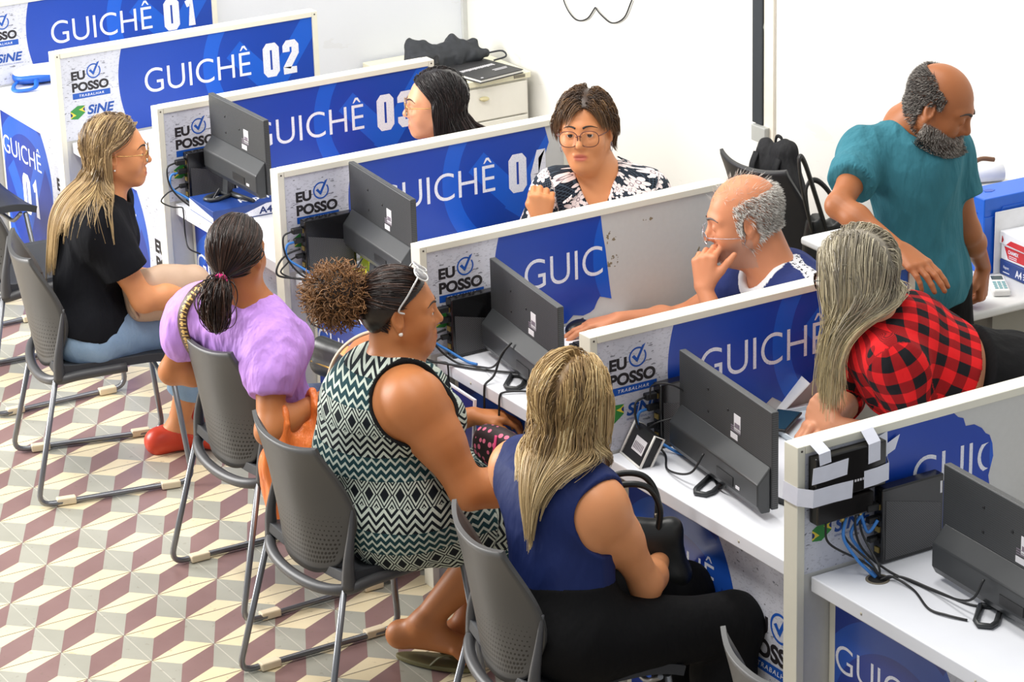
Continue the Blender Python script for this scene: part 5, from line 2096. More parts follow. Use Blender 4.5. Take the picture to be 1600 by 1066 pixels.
def monitor(x, y, yaw, w, label, foot, leg, neck=(-.03, .02), top=1.045, hgt=.268, base=.75):
    t = thing('computer_monitor', label, 'monitor', (x, y, base), math.radians(yaw), 'black monitors seen from behind on the counters')
    z1 = top - base
    z0 = z1 - hgt
    # local +y is the screen side
    MB().box((-w / 2, -.008, z0), (w / 2, .012, z1)).build('casing', [MON_BACK], t, .003)
    MB().box((-w / 2 + .006, .0121, z0 + .012), (w / 2 - .006, .0135, z1 - .006)).build('screen', SCREEN, t)
    b0, b1 = z0 + .002, z0 + .118
    prof = [(-.008, b1), (-.046, b1 - .045), (-.046, b0 + .012), (-.034, b0 - .010), (-.008, b0 - .010)]
    xa, xb = -w / 2 + .012, w / 2 - .006
    b = MB().prism(prof, lambda u, v: (xa, u, v), lambda u, v: (xb, u, v)).build('rear_housing', MON_PL, t, .004)
    m = MB()
    m.box((.03, -.0478, b0 + .02), (.12, -.046, b0 + .045), 0)
    m.box((.135, -.0478, b0 + .022), (.155, -.046, b0 + .030), 1)
    m.build('port_recess', [MON_DK, STICK], b)
    m = MB()
    m.box((.055, -.0090, z0 + .150), (.090, -.008, z0 + .196), 0)
    m.box((.059, -.0094, z0 + .160), (.086, -.0089, z0 + .172), 1)
    s_ = m.build('sticker', [STICK, STICKG], t)
    m = MB()
    m.box((.036, -.0090, z0 + .124), (.074, -.008, z0 + .140), 0)
    for k in range(3):
        m.box((.038, -.0090, z0 + .1455 + k * .006), (.090, -.0082, z0 + .1485 + k * .006), 1)
    m.build('rating_label', [STICK, STICKG], t)
    for (xx, zz) in ((-.09, z1 - .055), (.02, z1 - .075), (-.09, z0 + .15)):
        MB().lathe([(.005, 0), (.0035, .0015)], (xx, -.008, zz), 10, 0, Matrix.Rotation(PI / 2, 3, 'X')).build('screw', MON_DK, t)
    nx, ny = neck
    MB().prism([(nx - .020, ny - .058), (nx + .020, ny - .058), (nx + .020, ny - .036), (nx - .020, ny - .036)],
               lambda u, v: (u, v, .010), lambda u, v: (u, v + .012, z0 + .05)).build('neck', MON_PL, t, .004)
    m = MB()
    c = np.array((nx, ny - .047, .007))
    F = np.array((foot[0], foot[1], .007))
    L = np.array((leg[0], leg[1], .005))
    m.tube([c, L], [.014, .008], 4, 0, True)
    d = nrm(F - c)
    q = np.array((-d[1], d[0], 0))
    ring = [c + d * .01 - q * .024, F - d * .01 - q * .024, F + d * .012 - q * .014, F + d * .012 + q * .014, F - d * .01 + q * .024, c + d * .01 + q * .024, c + d * .01 - q * .024]
    m.tube(ring, .0075, 6)
    m.build('base', MON_PL, t)
    return t


MON = {
    3: monitor(3.09, .178, 0, .43, 'black monitor standing on the blue paper box', (-.085, -.085), (.02, .03), (-.11, .04), 1.14, .262, .798),
    4: monitor(4.01, .228, -4.5, .478, 'black monitor beside the lime green pen box', (.03, -.10), (.20, .04), (-.03, .02), 1.10, .272),
    5: monitor(4.965, .175, -7.7, .487, 'black monitor just beyond the head of the blonde woman in navy', (.065, -.075), (.20, .06), (-.017, .0 + .03)),
    6: monitor(5.93, .20, -7.1, .512, 'black monitor on the counter with the white-rimmed router', (.03, -.088), (.20, .075), (-.040, .045)),
    7: monitor(6.93, .30, -3, .50, 'black monitor cut by the right edge of the photo', (.03, -.085), (.20, .05), (-.045, .035)),
}

n_ = NT('vent_mesh')
x_, y_, z_ = n_.sep(n_.obj())
ga = n_.math('SUBTRACT', n_.math('FRACT', n_.math('MULTIPLY', n_.math('ADD', y_, z_), 160.0)), .5)
gb = n_.math('SUBTRACT', n_.math('FRACT', n_.math('MULTIPLY', n_.math('SUBTRACT', y_, z_), 160.0)), .5)
dt = n_.math('LESS_THAN', n_.math('ADD', n_.math('MULTIPLY', ga, ga), n_.math('MULTIPLY', gb, gb)), .10)
n_.bump(dt, .6, .002)
VENT = n_.done(n_.mix(dt, srgb(86, 86, 88), srgb(10, 10, 11)), .4, 0, .4)
PC_BLK = plain('pc_black', srgb(16, 16, 18), .22, 0, .05, 30, 0, .6)
GOLDP = plain('port_metal', srgb(196, 170, 96), .3, .8)
PLUG = plain('plug_black', srgb(20, 20, 21), .5)


def mini_pc(i, y0, label, h=.185, d=.182, x0=None, vent_top=.62):
    x = ST * i + PT + .012 if x0 is None else x0
    t = thing('mini_computer', label, 'computer', (x, y0, .75), 0, 'small black computers standing by the partitions')
    MB().box((0, 0, .002), (.036, d, h)).build('case', PC_BLK, t, .004)
    MB().prism([(.010, .012), (d - .010, .012), (d - .010, h * (vent_top - .12)), (.010, h * (vent_top + .10))], lambda u, v: (.0358, u, v), lambda u, v: (.0372, u, v)).build('vent_panel', VENT, t)
    m = MB()
    m.box((.0360, d - .012, h - .050), (.0366, d - .006, h - .018))
    m.build('badge', STICK, t)
    for k, zz in enumerate((.03, .055, .085, .115, .145)):
        MB().box((.010, -.003, zz), (.026, .0005, zz + .014)).build('rear_port', PLUG if k % 2 else GOLDP, t)
    MB().box((.004, -.036, .145), (.026, -.001, .163)).build('plug', PLUG, t, .003)
    MB().box((.006, -.030, .112), (.024, -.001, .128)).build('plug', PLUG, t, .003)
    MB().box((.006, -.026, .060), (.022, -.001, .074)).build('plug', PLUG, t, .003)
    return t


PC_Y = {3: .078, 4: .062, 5: .072, 6: .190, 7: .222}
mini_pc(3, PC_Y[3], 'small black computer under the monitor by partition 03')
mini_pc(4, PC_Y[4], 'small black computer by partition 04, beside the lime green box')
mini_pc(5, PC_Y[5], 'small black computer in front of the face of the curly-haired woman')
mini_pc(6, PC_Y[6], 'small black computer behind the white-rimmed router')
mini_pc(7, PC_Y[7], 'small black computer under the taped black box on the nearest partition', .20, .19, None, .75)

CAB_K = plain('cable_black', (.012, .012, .013), .45)
CAB_B = plain('cable_blue', srgb(58, 128, 206), .45)
CAB_G = plain('cable_grey', srgb(160, 164, 168), .45)


def cable(name, label, pts, r=.0028, mat=None, group='cables on the counters'):
    pp = spline(pts, 9)
    return tag(MB().tube(pp, r, 7).build(name, mat or CAB_K), label, 'cable', group)


DZ = .7535
WHERE = {3: 'at the counter with the blue paper box', 4: 'at the counter behind the curly-haired woman', 5: "at the counter before the bald man", 6: 'at the counter with the white-rimmed router', 7: 'at the nearest counter'}
for i in (3, 4, 5, 6, 7):
    px = ST * i + PT + .026
    y0 = PC_Y[i]
    mx = {3: 3.05, 4: 4.0, 5: 4.96, 6: 5.93, 7: 6.93}[i]
    my = {3: .12, 4: .165, 5: .12, 6: .14, 7: .245}[i]
    W_ = WHERE[i]
    cable('video_cable', 'black video cable from computer to monitor ' + W_,
          [(px, y0 - .035, .905), (px + .005, y0 - .07, .89), (px + .02, y0 - .065, .82), (px + .06, y0 - .015, DZ + .004), ((px + mx) / 2, my - .02, DZ + .002), (mx - .04, my - .03, .79), (mx - .02, my + .0, .845)], .0032)
    if i != 7:
        cable('network_cable', 'blue network cable ' + W_,
              [(px - .003, y0 - .026, .866), (px - .001, y0 - .055, .86), (px + .008, y0 - .06, .82), (px + .035, y0 - .02, .785), (px + .075, y0 + .015, DZ + .004), (px + .11, y0 + .03, DZ + .002)], .0042, CAB_B)
    if i in (3, 4, 5):
        cable('power_cable', 'black power cable hanging over the counter edge ' + W_,
              [(px, y0 - .026, .817), (px + .004, y0 - .05, .81), (px - .002, .004, .80), (px - .002, -.02, .775), (px + .02, .01, DZ + .002), (px + .045, .034, DZ + .002), (px + .052, .0365, .74), (px + .06, .034, .66), (px + .09, .03, .62), (px + .12, .06, .60)], .0028)
    if i in (4, 5):
        cable('loop_cable', 'long black cable looping forward past the computer ' + W_,
              [(px, y0 - .01, .84), (px, y0 - .06, .83), (px + .0, -.03, .80), (px + .01, -.035, .77), (px + .04, .02, DZ + .003), (px + .14, .08, DZ + .002), (px + .24, .16, DZ + .003), (px + .30, .22, DZ + .002)], .0035)
# hanging pair at the fifth counter
cable('hanging_cable', 'thicker black cable from the monitor down past the folder and pouch',
      [(4.955, .13, .865), (4.945, .10, .83), (4.945, .075, .775), (4.948, .045, DZ + .003), (4.951, .0375, .745), (4.953, .034, .70), (4.952, .032, .60), (4.948, .034, .50)], .0036)
cable('hanging_cable', 'black cable dropping over the counter edge left of the blonde hair',
      [(5.10, .14, DZ + .002), (5.06, .09, DZ + .004), (5.04, .05, DZ + .003), (5.036, .0375, .744), (5.035, .034, .69), (5.02, .033, .58), (5.0, .04, .48)], .0033)
# coils behind the monitor at the sixth counter
for k in range(4):
    cx_, cy_ = 5.745 + .012 * k, .285 - .008 * k
    pts = [(cx_ + (.052 + .006 * k) * math.cos(a + k), cy_ + (.030 + .004 * k) * math.sin(a + k), DZ + .002 + .0045 * k + .002 * math.sin(3 * a)) for a in np.linspace(0, 5.6, 12)]
    cable('coiled_cable', 'loop of black cable coiled behind the monitor with the white-rimmed router', pts, .0028)
cable('loose_cable', 'thin black cable running from the coil to the monitor foot at the router counter',
      [(5.69, .24, DZ), (5.78, .21, DZ + .002), (5.86, .20, DZ), (5.95, .16, DZ + .003), (6.0, .15, .79), (6.03, .155, .845)], .0028)
cable('loose_cable', 'thin black cable arched over the computer at the router counter',
      [(5.62, .165, .90), (5.64, .16, .945), (5.68, .19, .955), (5.70, .23, .92), (5.68, .215, .86), (5.65, .17, .84), (5.63, .15, .82)], .0024)
# nearest counter: cables into the round hole
hx, hy = ST * 7 + PT + .105, .165
for k, (dx, dy) in enumerate(((-.03, -.02), (-.055, .015))):
    cable('network_cable', 'blue network cable running from the taped box into the round cable hole',
          [(ST * 7 + PT + .022, .13 + .05 * k, .893), (ST * 7 + PT + .04 - .01 * k, .11 + .03 * k, .85), (hx + dx - .01, hy + dy - .015, .80), (hx + dx * .6, hy + dy * .5, .765), (hx - .008, hy + .004 * k, .752)], .0042, CAB_B)
cable('network_cable', 'short blue network cable sagging into the computer by the taped box',
      [(ST * 7 + PT + .022, .175, .893), (ST * 7 + PT + .03, .185, .85), (ST * 7 + PT + .035, .195, .845), (ST * 7 + PT + .038, .215, .87)], .0042, CAB_B)
for k in range(3):
    cable('black_cable', 'black cable dropping from the taped box into the round cable hole',
          [(ST * 7 + PT + .02, .07 + .05 * k, .893), (ST * 7 + PT + .03, .075 + .05 * k, .84), (hx - .03 + .012 * k, hy - .02 + .012 * k, .79), (hx - .004 + .006 * k, hy, .765), (hx + .002 * k, hy + .003, .752)], .003)
cable('black_cable', 'long black cable from the round hole to the foot of the right-edge monitor',
      [(hx + .01, hy, .753), (hx + .03, hy + .02, DZ + .010), (hx + .10, hy + .03, DZ), (hx + .20, hy - .005, DZ), (hx + .255, hy + .005, DZ + .002), (hx + .30, hy + .03, DZ)], .0032)
cable('black_cable', 'black cable snaking from the round hole toward the right photo edge',
      [(hx + .012, hy + .005, .753), (hx + .04, hy + .04, DZ + .008), (hx + .13, hy + .07, DZ), (hx + .24, hy + .09, DZ), (hx + .30, hy + .14, DZ), (hx + .38, hy + .16, DZ)], .0032)

# ---- white-rimmed router leaning on the cables
M_ = Matrix.Translation((5.588, .086, .7505)) @ Matrix.Rotation(math.radians(-9), 4, 'Z') @ Matrix.Rotation(math.radians(-28), 4, 'X')
rt_ = thing('router', 'small black router with a white rim leaning beside cables on the counter', 'router')
rt_.matrix_world = M_
m = MB().box((.004, .004, .0), (.126, .030, .098))
m.build('casing', plain('router_black', srgb(26, 26, 28), .35), rt_, .003)
m = MB()
for xx in (0, .126):
    m.tube([(xx + .002, .002, .002), (xx + .002, .032, .002), (xx + .002, .032, .098), (xx + .002, .002, .098), (xx + .002, .002, .002)], .0035, 6)
m.tube([(.002, .002, .002), (.128, .002, .002)], .0035, 6)
m.build('rim', plain('router_white', srgb(234, 232, 226), .4), rt_)
m = MB()
m.box((.040, .0028, .030), (.105, .004, .070), 0)
for k in range(7):
    m.box((.046 + k * .008, .0022, .036), (.050 + k * .008, .0029, .056), 1)
m.build('label_sticker', [STICK, STICKG], rt_)

# ---- black box taped to the nearest partition
xb_ = ST * 7 + PT + .0005
tb = thing('switch_box', 'black network box taped with white tape to the nearest partition', 'network switch', (xb_, 0, 0))
GLB = plain('gloss_black', srgb(20, 17, 16), .18, 0, .1, 20, 0, .6)
MB().box((0, .030, .955), (.030, .245, 1.072)).build('upper_unit', GLB, tb, .004)
MB().box((0, .034, .897), (.034, .205, .950)).build('lower_unit', GLB, tb, .004)
m = MB()
for k in range(5):
    m.box((.0305, .148 + k * .008, .985), (.0310, .153 + k * .008, .991))
m.build('logo_print', STICK, tb)
for yy in (.12, .175):
    MB().lathe([(.006, 0), (.006, .012)], (.020, yy, .885), 10).build('cable_socket', GOLDP, tb)
TAPE = plain('white_tape', srgb(226, 228, 240), .45)


def tape(pts, wv):
    m = MB()
    P = [np.array(q, float) for q in pts]
    w = np.array(wv, float)
    vs = []
    for q in P:
        vs += [q - w / 2, q + w / 2]
    m.add(vs, [(2 * k, 2 * k + 1, 2 * k + 3, 2 * k + 2) for k in range(len(P) - 1)])
    o = m.build('tape_strip', TAPE, tb)
    so = o.modifiers.new('thick', 'SOLIDIFY')
    so.thickness = .0008
    return o


tape([(-.045, .050, 1.1002), (.0015, .052, 1.1002), (.0322, .055, 1.085), (.0325, .058, 1.055)], (0, .034, .003))
tape([(-.02, .205, 1.1002), (.0015, .205, 1.1002), (.0322, .205, 1.075), (.0325, .205, 1.025)], (0, .036, .003))
tape([(.0322, .020, 1.030), (.0322, .060, 1.030), (.0322, .125, 1.033)], (0, .004, .042))
tape([(.0322, .175, .985), (.0322, .215, .986), (.0324, .250, .99), (.0006, .268, .992)], (0, 0, .045))
tape([(-.057, -.0012, .972), (-.030, -.0022, .972), (.0015, -.0016, .972), (.033, .022, .972), (.0328, .085, .972), (.0328, .140, .970)], (0, .003, .046))
tape([(.0012, .250, 1.075), (.0012, .252, 1.01)], (0, .036, .01))
tape([(.0010, .262, 1.03), (.0010, .300, 1.045)], (0, .014, .036))

# ---- things on the third counter
INK_BOX = plain('ream_blue', srgb(30, 62, 132), .4)
rb = thing('paper_box', 'blue and white A4 paper box under the monitor foot on the counter', 'paper box', (2.915, .055, .7503), math.radians(-2))
b = MB().box((0, 0, 0), (.205, .295, .047)).build('carton', INK_BOX, rb, .002)
m = MB()
LIFT = np.array((0, 0, .0002))
top = lambda u, v: (.205 - v, u, .0474)
put_text(m, lambda u, v: (.185 - v, .030 + u, .0474), 'Report', .09, .02, .04, .14, 0, .02, .15)
put_text(m, lambda u, v: (.185 - v, .030 + u, .0474), 'A4', .0, .1, .04, .06, 0, .03, 0)
m.add([(u, -.0004, v) for u, v in ((.0, .004), (.205, .004), (.205, .022), (.12, .030), (.0, .042))], [(0, 1, 2, 3, 4)], 0)
m.add([(.2054, u, v) for u, v in ((.02, .004), (.295, .004), (.295, .043), (.20, .043), (.12, .02))], [(0, 1, 2, 3, 4)], 0)
put_text(m, lambda u, v: (.2058, u, v), 'A4', .17, .008, .026, .05, 6, .03)
m.build('print', INKS, b)
cu = thing('cup_stack', 'stack of grey plastic cups just right of the farthest monitor', 'cups', (2.70, .50, .7505))
for k in range(6):
    m = MB()
    z = .012 * k
    m.lathe([(.024, z + (0 if k == 0 else .06)), (.035, z + .094), (.0365, z + .096), (.0365, z + .099), (.034, z + .097), (.025 if k else .022, z + (.062 if k else .004))], (0, 0, 0), 20)
    m.build('cup', plain('cup_grey', srgb(206, 206, 200), .35), cu)
st_ = thing('sanitizer_bottle', 'small clear sanitizer bottle with a white cap behind partition 04', 'bottle', (3.29, .46, .7505))
st_.rotation_euler = (0, math.radians(0), math.radians(12))
m = MB()
m.lathe([(.026, 0), (.028, .004), (.028, .12), (.024, .145), (.013, .162), (.013, .170)], (0, 0, 0), 20)
CLR = NT('clear_plastic')
CLR.b.inputs['Transmission Weight'].default_value = .75
m.build('bottle_body', CLR.done(srgb(222, 232, 240), .12, 0, .5), st_)
m = MB()
m.box((-.020, -.0285, .03), (.020, -.0275, .10))
m.build('bottle_label', plain('label_pale', srgb(214, 226, 236), .5), st_)
m = MB()
m.lathe([(.016, .171), (.017, .173), (.017, .205), (.015, .208), (.004, .209)], (0, 0, 0), 18)
m.build('cap', plain('cap_white', srgb(232, 234, 236), .4), st_)
tag(MB().prism([(-.045, 0), (.045, 0), (.038, .21), (-.028, .235)], lambda u, v: (u * .45, u, v), lambda u, v: (u * .45 + .05, u * .95 - .01, v * .985)).build('paper_stand', plain('card_white', srgb(232, 232, 228), .6), None, .003),
    'white card stand whose corner shows above partition 04', 'card stand').location = (3.40, .56, .7503)

# ---- fourth counter
ph_ = thing('pen_box', 'lime green see-through pen box beside the second monitor', 'pen holder', (3.79, .255, .7503), math.radians(-8))
LIME = plain('lime_plastic', srgb(196, 214, 44), .35)
m = MB()
for (a, b) in (((0, 0, 0), (.075, .06, .004)), ((0, 0, 0), (.075, .003, .085)), ((0, .057, 0), (.075, .06, .10)), ((0, 0, 0), (.003, .06, .10)), ((.072, 0, 0), (.075, .06, .10)), ((.036, 0, 0), (.039, .06, .10))):
    m.box(a, b)
m.build('box', LIME, ph_, .001)
for k, (px_, py_, c_) in enumerate(((.015, .02, 'print_dark_blue'), (.024, .038, 'print_black'), (.052, .025, 'print_green'), (.060, .042, 'print_black'))):
    tag(MB().tube([(px_, py_, .006), (px_ + .004, py_ + .003, .125)], .004, 8).build('pen', bpy.data.materials[c_], None), 'pen standing in the lime green box', 'pen', 'pens in the lime green box').location = (3.79, .255, .7503)
tag(MB().prism([(0, 0), (.09, .01), (.10, .035), (.02, .03)], lambda u, v: (u, v, 0), lambda u, v: (u, v, .004 + u * .2)).build('sticky_notes', plain('note_yellow', srgb(238, 224, 60), .6)),
    'yellow sticky notes lying before the lime green pen box', 'sticky notes').location = (3.80, .185, .7503)
bb_ = MB().box((0, 0, 0), (.16, .11, .018)).build('blue_booklet', INK_BOX, None, .002)
tag(bb_, 'dark blue booklet lying under the second monitor', 'booklet').location = (3.95, .16, .7503)

# ---- fifth counter
ms_ = thing('computer_mouse', 'black mouse under the hand of the bald man', 'mouse', (4.725, .497, .7503), math.radians(25))
S_ = Sdf().el((0, 0, .012), (.030, .052, .024), None, .01, 1, [(V3(0, 0, .001), V3(0, 0, -1))])
V_, F_ = S_.mesh(.004)
np_mesh('shell', V_, F_, plain('mouse_black', srgb(22, 22, 24), .35), ms_)
MB().box((-.0025, .016, .026), (.0025, .034, .0345)).build('scroll_wheel', MON_PL, ms_, .001)
kb_ = thing('keyboard', 'black keyboard beyond the third monitor, before the bald man', 'keyboard', (4.83, .40, .7503), math.radians(-4))
MB().box((0, 0, 0), (.40, .135, .016)).build('case', plain('keyboard_black', srgb(30, 30, 32), .5), kb_, .003)
m = MB()
for r_ in range(5):
    for c_ in range(15):
        m.box((.008 + c_ * .0258, .010 + r_ * .0245, .016), (.030 + c_ * .0258, .031 + r_ * .0245, .021))
m.build('keys', plain('keycap_black', srgb(24, 24, 26), .55), kb_)

# ---- sixth counter, staff side
def paper(loc, rz, size, tilt, label, group=None, mat=None):
    m = MB().sheet(lambda u, v: ((u - .5) * size[0], (v - .5) * size[1], .012 * math.sin(u * 3.1) * tilt), 8, 8, .0006)
    o = m.build('paper_sheet', mat or plain('paper_white', srgb(238, 238, 240), .7))
    o.location = loc
    o.rotation_euler = (tilt, 0, rz)
    return tag(o, label, 'paper', group)


paper((5.46, .655, .795), .35, (.21, .14), .62, 'white paper sheet propped behind the router-counter monitor')
paper((5.57, .665, .785), -.25, (.10, .12), .75, 'small white paper leaning near the hand of the plaid-shirted woman')
tr_ = thing('document_tray', 'pale document tray beside the router-counter monitor', 'tray', (5.62, .52, .7503), math.radians(-6))
m = MB().box((0, 0, 0), (.22, .16, .006))
m.box((0, 0, 0), (.22, .005, .018)).box((0, .155, 0), (.22, .16, .018)).box((0, 0, 0), (.005, .16, .018)).box((.215, 0, 0), (.22, .16, .018))
m.build('tray_body', plain('tray_pale', srgb(214, 224, 232), .35), tr_, .001)
fo_ = thing('mobile_phone', 'dark phone lying on the edge of the document tray', 'phone', (5.70, .545, .7695), math.radians(35))
MB().box((-.036, -.072, 0), (.036, .072, .008)).build('body', MON_DK, fo_, .003)
MB().box((-.032, -.066, .0081), (.032, .066, .0086)).build('screen', plain('phone_glass', srgb(40, 66, 76), .1), fo_)

# ------------------------------------------------------------------ back of the room
cabm = plain('cabinet_white', srgb(232, 230, 222), .45, 0, .03)
cb = thing('drawer_cabinet', 'white drawer cabinet in the corner of the walls', 'cabinet', (.925, 1.80, 0))
MB().box((0, 0, 0), (.545, .50, .545)).build('body', cabm, cb, .003)
MB().box((-.005, -.005, .546), (.565, .505, .572)).build('top', plain('cabinet_top', srgb(230, 226, 200), .45), cb, .003)
for k in range(3):
    z1 = .535 - k * .150
    d = MB().box((.546, .012, z1 - .143), (.560, .488, z1)).build('drawer', cabm, cb, .003)
    m = MB()
    m.lathe([(.020, 0), (.022, .006), (.020, .016), (.008, .020)], (.560, .27, z1 - .045), 18, 0, Matrix.Rotation(PI / 2, 3, 'Y') @ Matrix.Scale(.45, 3, (1, 0, 0)))
    m.build('drawer_pull', plain('pull_cream', srgb(214, 204, 160) if k == 0 else srgb(238, 236, 230), .35), d)
m = MB().box((.5652, .42, .553), (.5670, .475, .566))
m.build('lock_plate', plain('lock_metal', srgb(120, 116, 104), .35, .7), cb)
bk = thing('binder', 'black binder with a white title lying on the drawer cabinet', 'binder', (1.37, 2.12, .5725), math.radians(10))
MB().box((-.15, -.12, 0), (.15, .12, .004), 0).box((-.15, -.12, .014), (.15, .12, .018), 0).box((-.15, -.12, 0), (-.146, .12, .018), 0).box((-.145, -.116, .004), (.147, .116, .014), 1).build('cover', [plain('binder_black', srgb(44, 44, 46), .5), plain('page_white', srgb(226, 226, 222), .7)], bk, .0015)
m = MB()
for k in range(16):
    m.box((-.02 + .0 * k, -.095 + k * .0115, .0181), (.004 + .004 * (k % 3 == 0), -.088 + k * .0115, .0185))
m.box((.06, .02, .0181), (.066, .10, .0184)).box((.075, .02, .0181), (.081, .09, .0184)).box((.125, -.10, .0181), (.134, -.088, .0185))
m.build('title_print', STICK, bk)
# folded black umbrella hat lying on the cabinet
ht = thing('folded_umbrella', 'crumpled black folded umbrella lying on the drawer cabinet', 'umbrella', (1.22, 2.05, .5735))
FABR = plain('umbrella_cloth', srgb(40, 43, 48), .65, 0, .2, 40, .3)


S_ = Sdf()
flo = [(V3(0, 0, .001), V3(0, 0, -1))]
S_.rc((-.02, -.13, .03), (-.09, -.13, .115), .075, .020, .04, 1, flo)
S_.rc((-.02, -.04, .03), (-.06, -.08, .10), .070, .030, .04, 1, flo)
S_.rc((-.03, .02, .04), (-.05, .05, .095), .060, .030, .03, 1, flo)
S_.rc((-.02, .06, .03), (.03, .17, .045), .062, .022, .05, 1, flo)
S_.rc((-.05, .05, .05), (-.02, .14, .075), .045, .025, .04, 1, flo)
V_, F_ = S_.mesh(.006)
ns_ = np.array([mnoise.noise((p[0] * 16, p[1] * 26, p[2] * 12)) - .5 * abs(mnoise.noise((p[0] * 30, p[1] * 30, p[2] * 20))) for p in V_])
np_mesh('canopy', V_ + S_.grad(V_) * (ns_ * .014)[:, None], F_, FABR, ht)
m = MB()
for k in range(9):
    a = -1.9 + .13 * k
    m.tube(spline([(-.01, -.02, .02 + .004 * k), (.04 * math.cos(a), .06 * math.sin(a) - .02, .06), (.13 * math.cos(a), .12 * math.sin(a) - .01, .02 + .003 * k)], 6), .009, 7)
m.build('folds', plain('umbrella_dark', srgb(22, 22, 25), .7), ht)
MB().tube(spline([(.10, -.05, .02), (.14, -.06, .022), (.17, -.075, .018)], 4), .011, 8).build('handle', plain('umbrella_handle', srgb(92, 92, 94), .4), ht)
m = MB().tube(spline([(.06, .17, .05), (.10, .215, .06), (.14, .21, .045), (.12, .16, .03)], 6), .004, 6)
m.build('wrist_loop', FABR, ht)

# table by the back wall
tbm = plain('table_laminate', srgb(226, 227, 226), .4, 0, .03)
tb_ = thing('side_table', 'pale grey table by the back wall behind the standing man', 'table', (4.36, 1.60, 0), math.radians(-1.5))
MB().box((0, 0, .712), (.91, .70, .74)).build('tabletop', tbm, tb_, .010, 4)
tpan = plain('table_panel', srgb(150, 148, 138), .6, 0, .1, 300)
MB().box((.05, .30, .24), (.86, .32, .711)).build('modesty_panel', tpan, tb_, .002)
for k, xx in enumerate((.05, .83)):
    MB().box((xx, .12, .05), (xx + .03, .62, .711)).build('leg_panel', tpan, tb_, .002)
    MB().box((xx - .01, .06, 0), (xx + .04, .68, .05)).build('foot', tpan, tb_, .004)
# archive box, papers and reams
ab = thing('archive_box', 'tall blue plastic archive box on the side table', 'archive box', (4.888, 1.838, .7405), math.radians(-2))
BLU = plain('corrugated_blue', srgb(22, 96, 206), .38, 0, .08, 30)
MB().box((0, 0, 0), (.122, .36, .25)).build('box', BLU, ab, .003)
m = MB().prism([(.0, .0), (.36, .0), (.36, .19), (.30, .19), (.29, .215), (.07, .215), (.06, .19), (.0, .19)], lambda u, v: (.1224, u, v), lambda u, v: (.1254, u, v))
m.build('lid_flap', BLU, ab, .001)
m = MB()
m.prism([(.05, .06), (.055, .045), (.07, .04), (.085, .045), (.09, .06), (.07, .07)], lambda u, v: (v, u, .2502), lambda u, v: (v, u, .2512))
for k in range(9):
    m.box((.02, -.0012, .05 + k * .018), (.09, -.0002, .055 + k * .018))
m.build('embossing', plain('emboss_blue', srgb(14, 74, 176), .4), ab)
rq = thing('notice_sheet', 'white sheet headed REQ standing against the blue archive box', 'notice', (5.022, 1.868, .7405), math.radians(-3))
MB().box((0, 0, 0), (.0015, .29, .205)).build('sheet', plain('paper_white', srgb(238, 238, 240), .7), rq)
m = MB()
put_text(m, lambda u, v: (.0019, u, v), 'REQ', .115, .150, .020, .042, 1, .03, .2)
m.build('lettering', INKS, rq)
REDI = plain('ream_red', srgb(204, 34, 40), .4)


def ream(z, hgt, main, label, prints, dx=0.0, dy=0.0, rz=0.0):
    t = thing('paper_ream', label, 'paper ream', (5.028 + dx, 1.888 + dy, z), math.radians(-3 + rz), 'paper reams stacked on the side table')
    b = MB().box((0, 0, 0), (.232, .20, hgt)).build('wrapper', main, t, .003)
    m = MB()
    prints(m)
    m.build('print', INKS + [REDI], b)
    return t


WRAP = plain('ream_white', srgb(234, 235, 240), .35)


def pr1(m):
    fx = lambda u, v: (u * .8, -.0004, v)
    put_text(m, fx, 'A4', .10, .010, .026, .042, 0, .03)
    put_text(m, fx, 'Report', .025, .024, .010, .035, 0, .01)
    m.add([fx(.022, .010), fx(.064, .010), fx(.064, .013), fx(.022, .013)], [(0, 1, 2, 3)], 0)
    for k in range(3):
        m.add([fx(.150, .012 + k * .008), fx(.185, .012 + k * .008), fx(.185, .016 + k * .008), fx(.150, .016 + k * .008)], [(0, 1, 2, 3)], 0)


def pr2(m):
    fx = lambda u, v: (u * .8, -.0004, v)
    m.add([fx(*q) for q in ((.02, .046), (.15, .046), (.15, .008), (.045, .008))], [(0, 1, 2, 3)], 7)
    m.add([fx(*q) for q in ((.15, .046), (.29, .046), (.29, .008), (.15, .008))], [(0, 1, 2, 3)], 6)
    LIFTX = lambda u, v: (u * .8, -.0008, v)
    put_text(m, LIFTX, 'CHAMEX', .045, .026, .013, .065, 0, .03)
    for k in range(2):
        m.add([LIFTX(.05, .012 + k * .006), LIFTX(.10, .012 + k * .006), LIFTX(.10, .0145 + k * .006), LIFTX(.05, .0145 + k * .006)], [(0, 1, 2, 3)], 0)
    put_text(m, LIFTX, 'A4', .185, .012, .024, .040, 0, .03)


def pr3(m):
    fx = lambda u, v: (u * .8, -.0004, v)
    m.add([fx(*q) for q in ((.045, .004), (.075, .022), (.29, .026), (.29, .004))], [(0, 1, 2, 3)], 7)
    m.add([fx(*q) for q in ((.02, .006), (.028, .016), (.02, .028), (.016, .028), (.022, .016), (.014, .006))], [(0, 1, 2, 5), (2, 3, 4, 5)], 7)


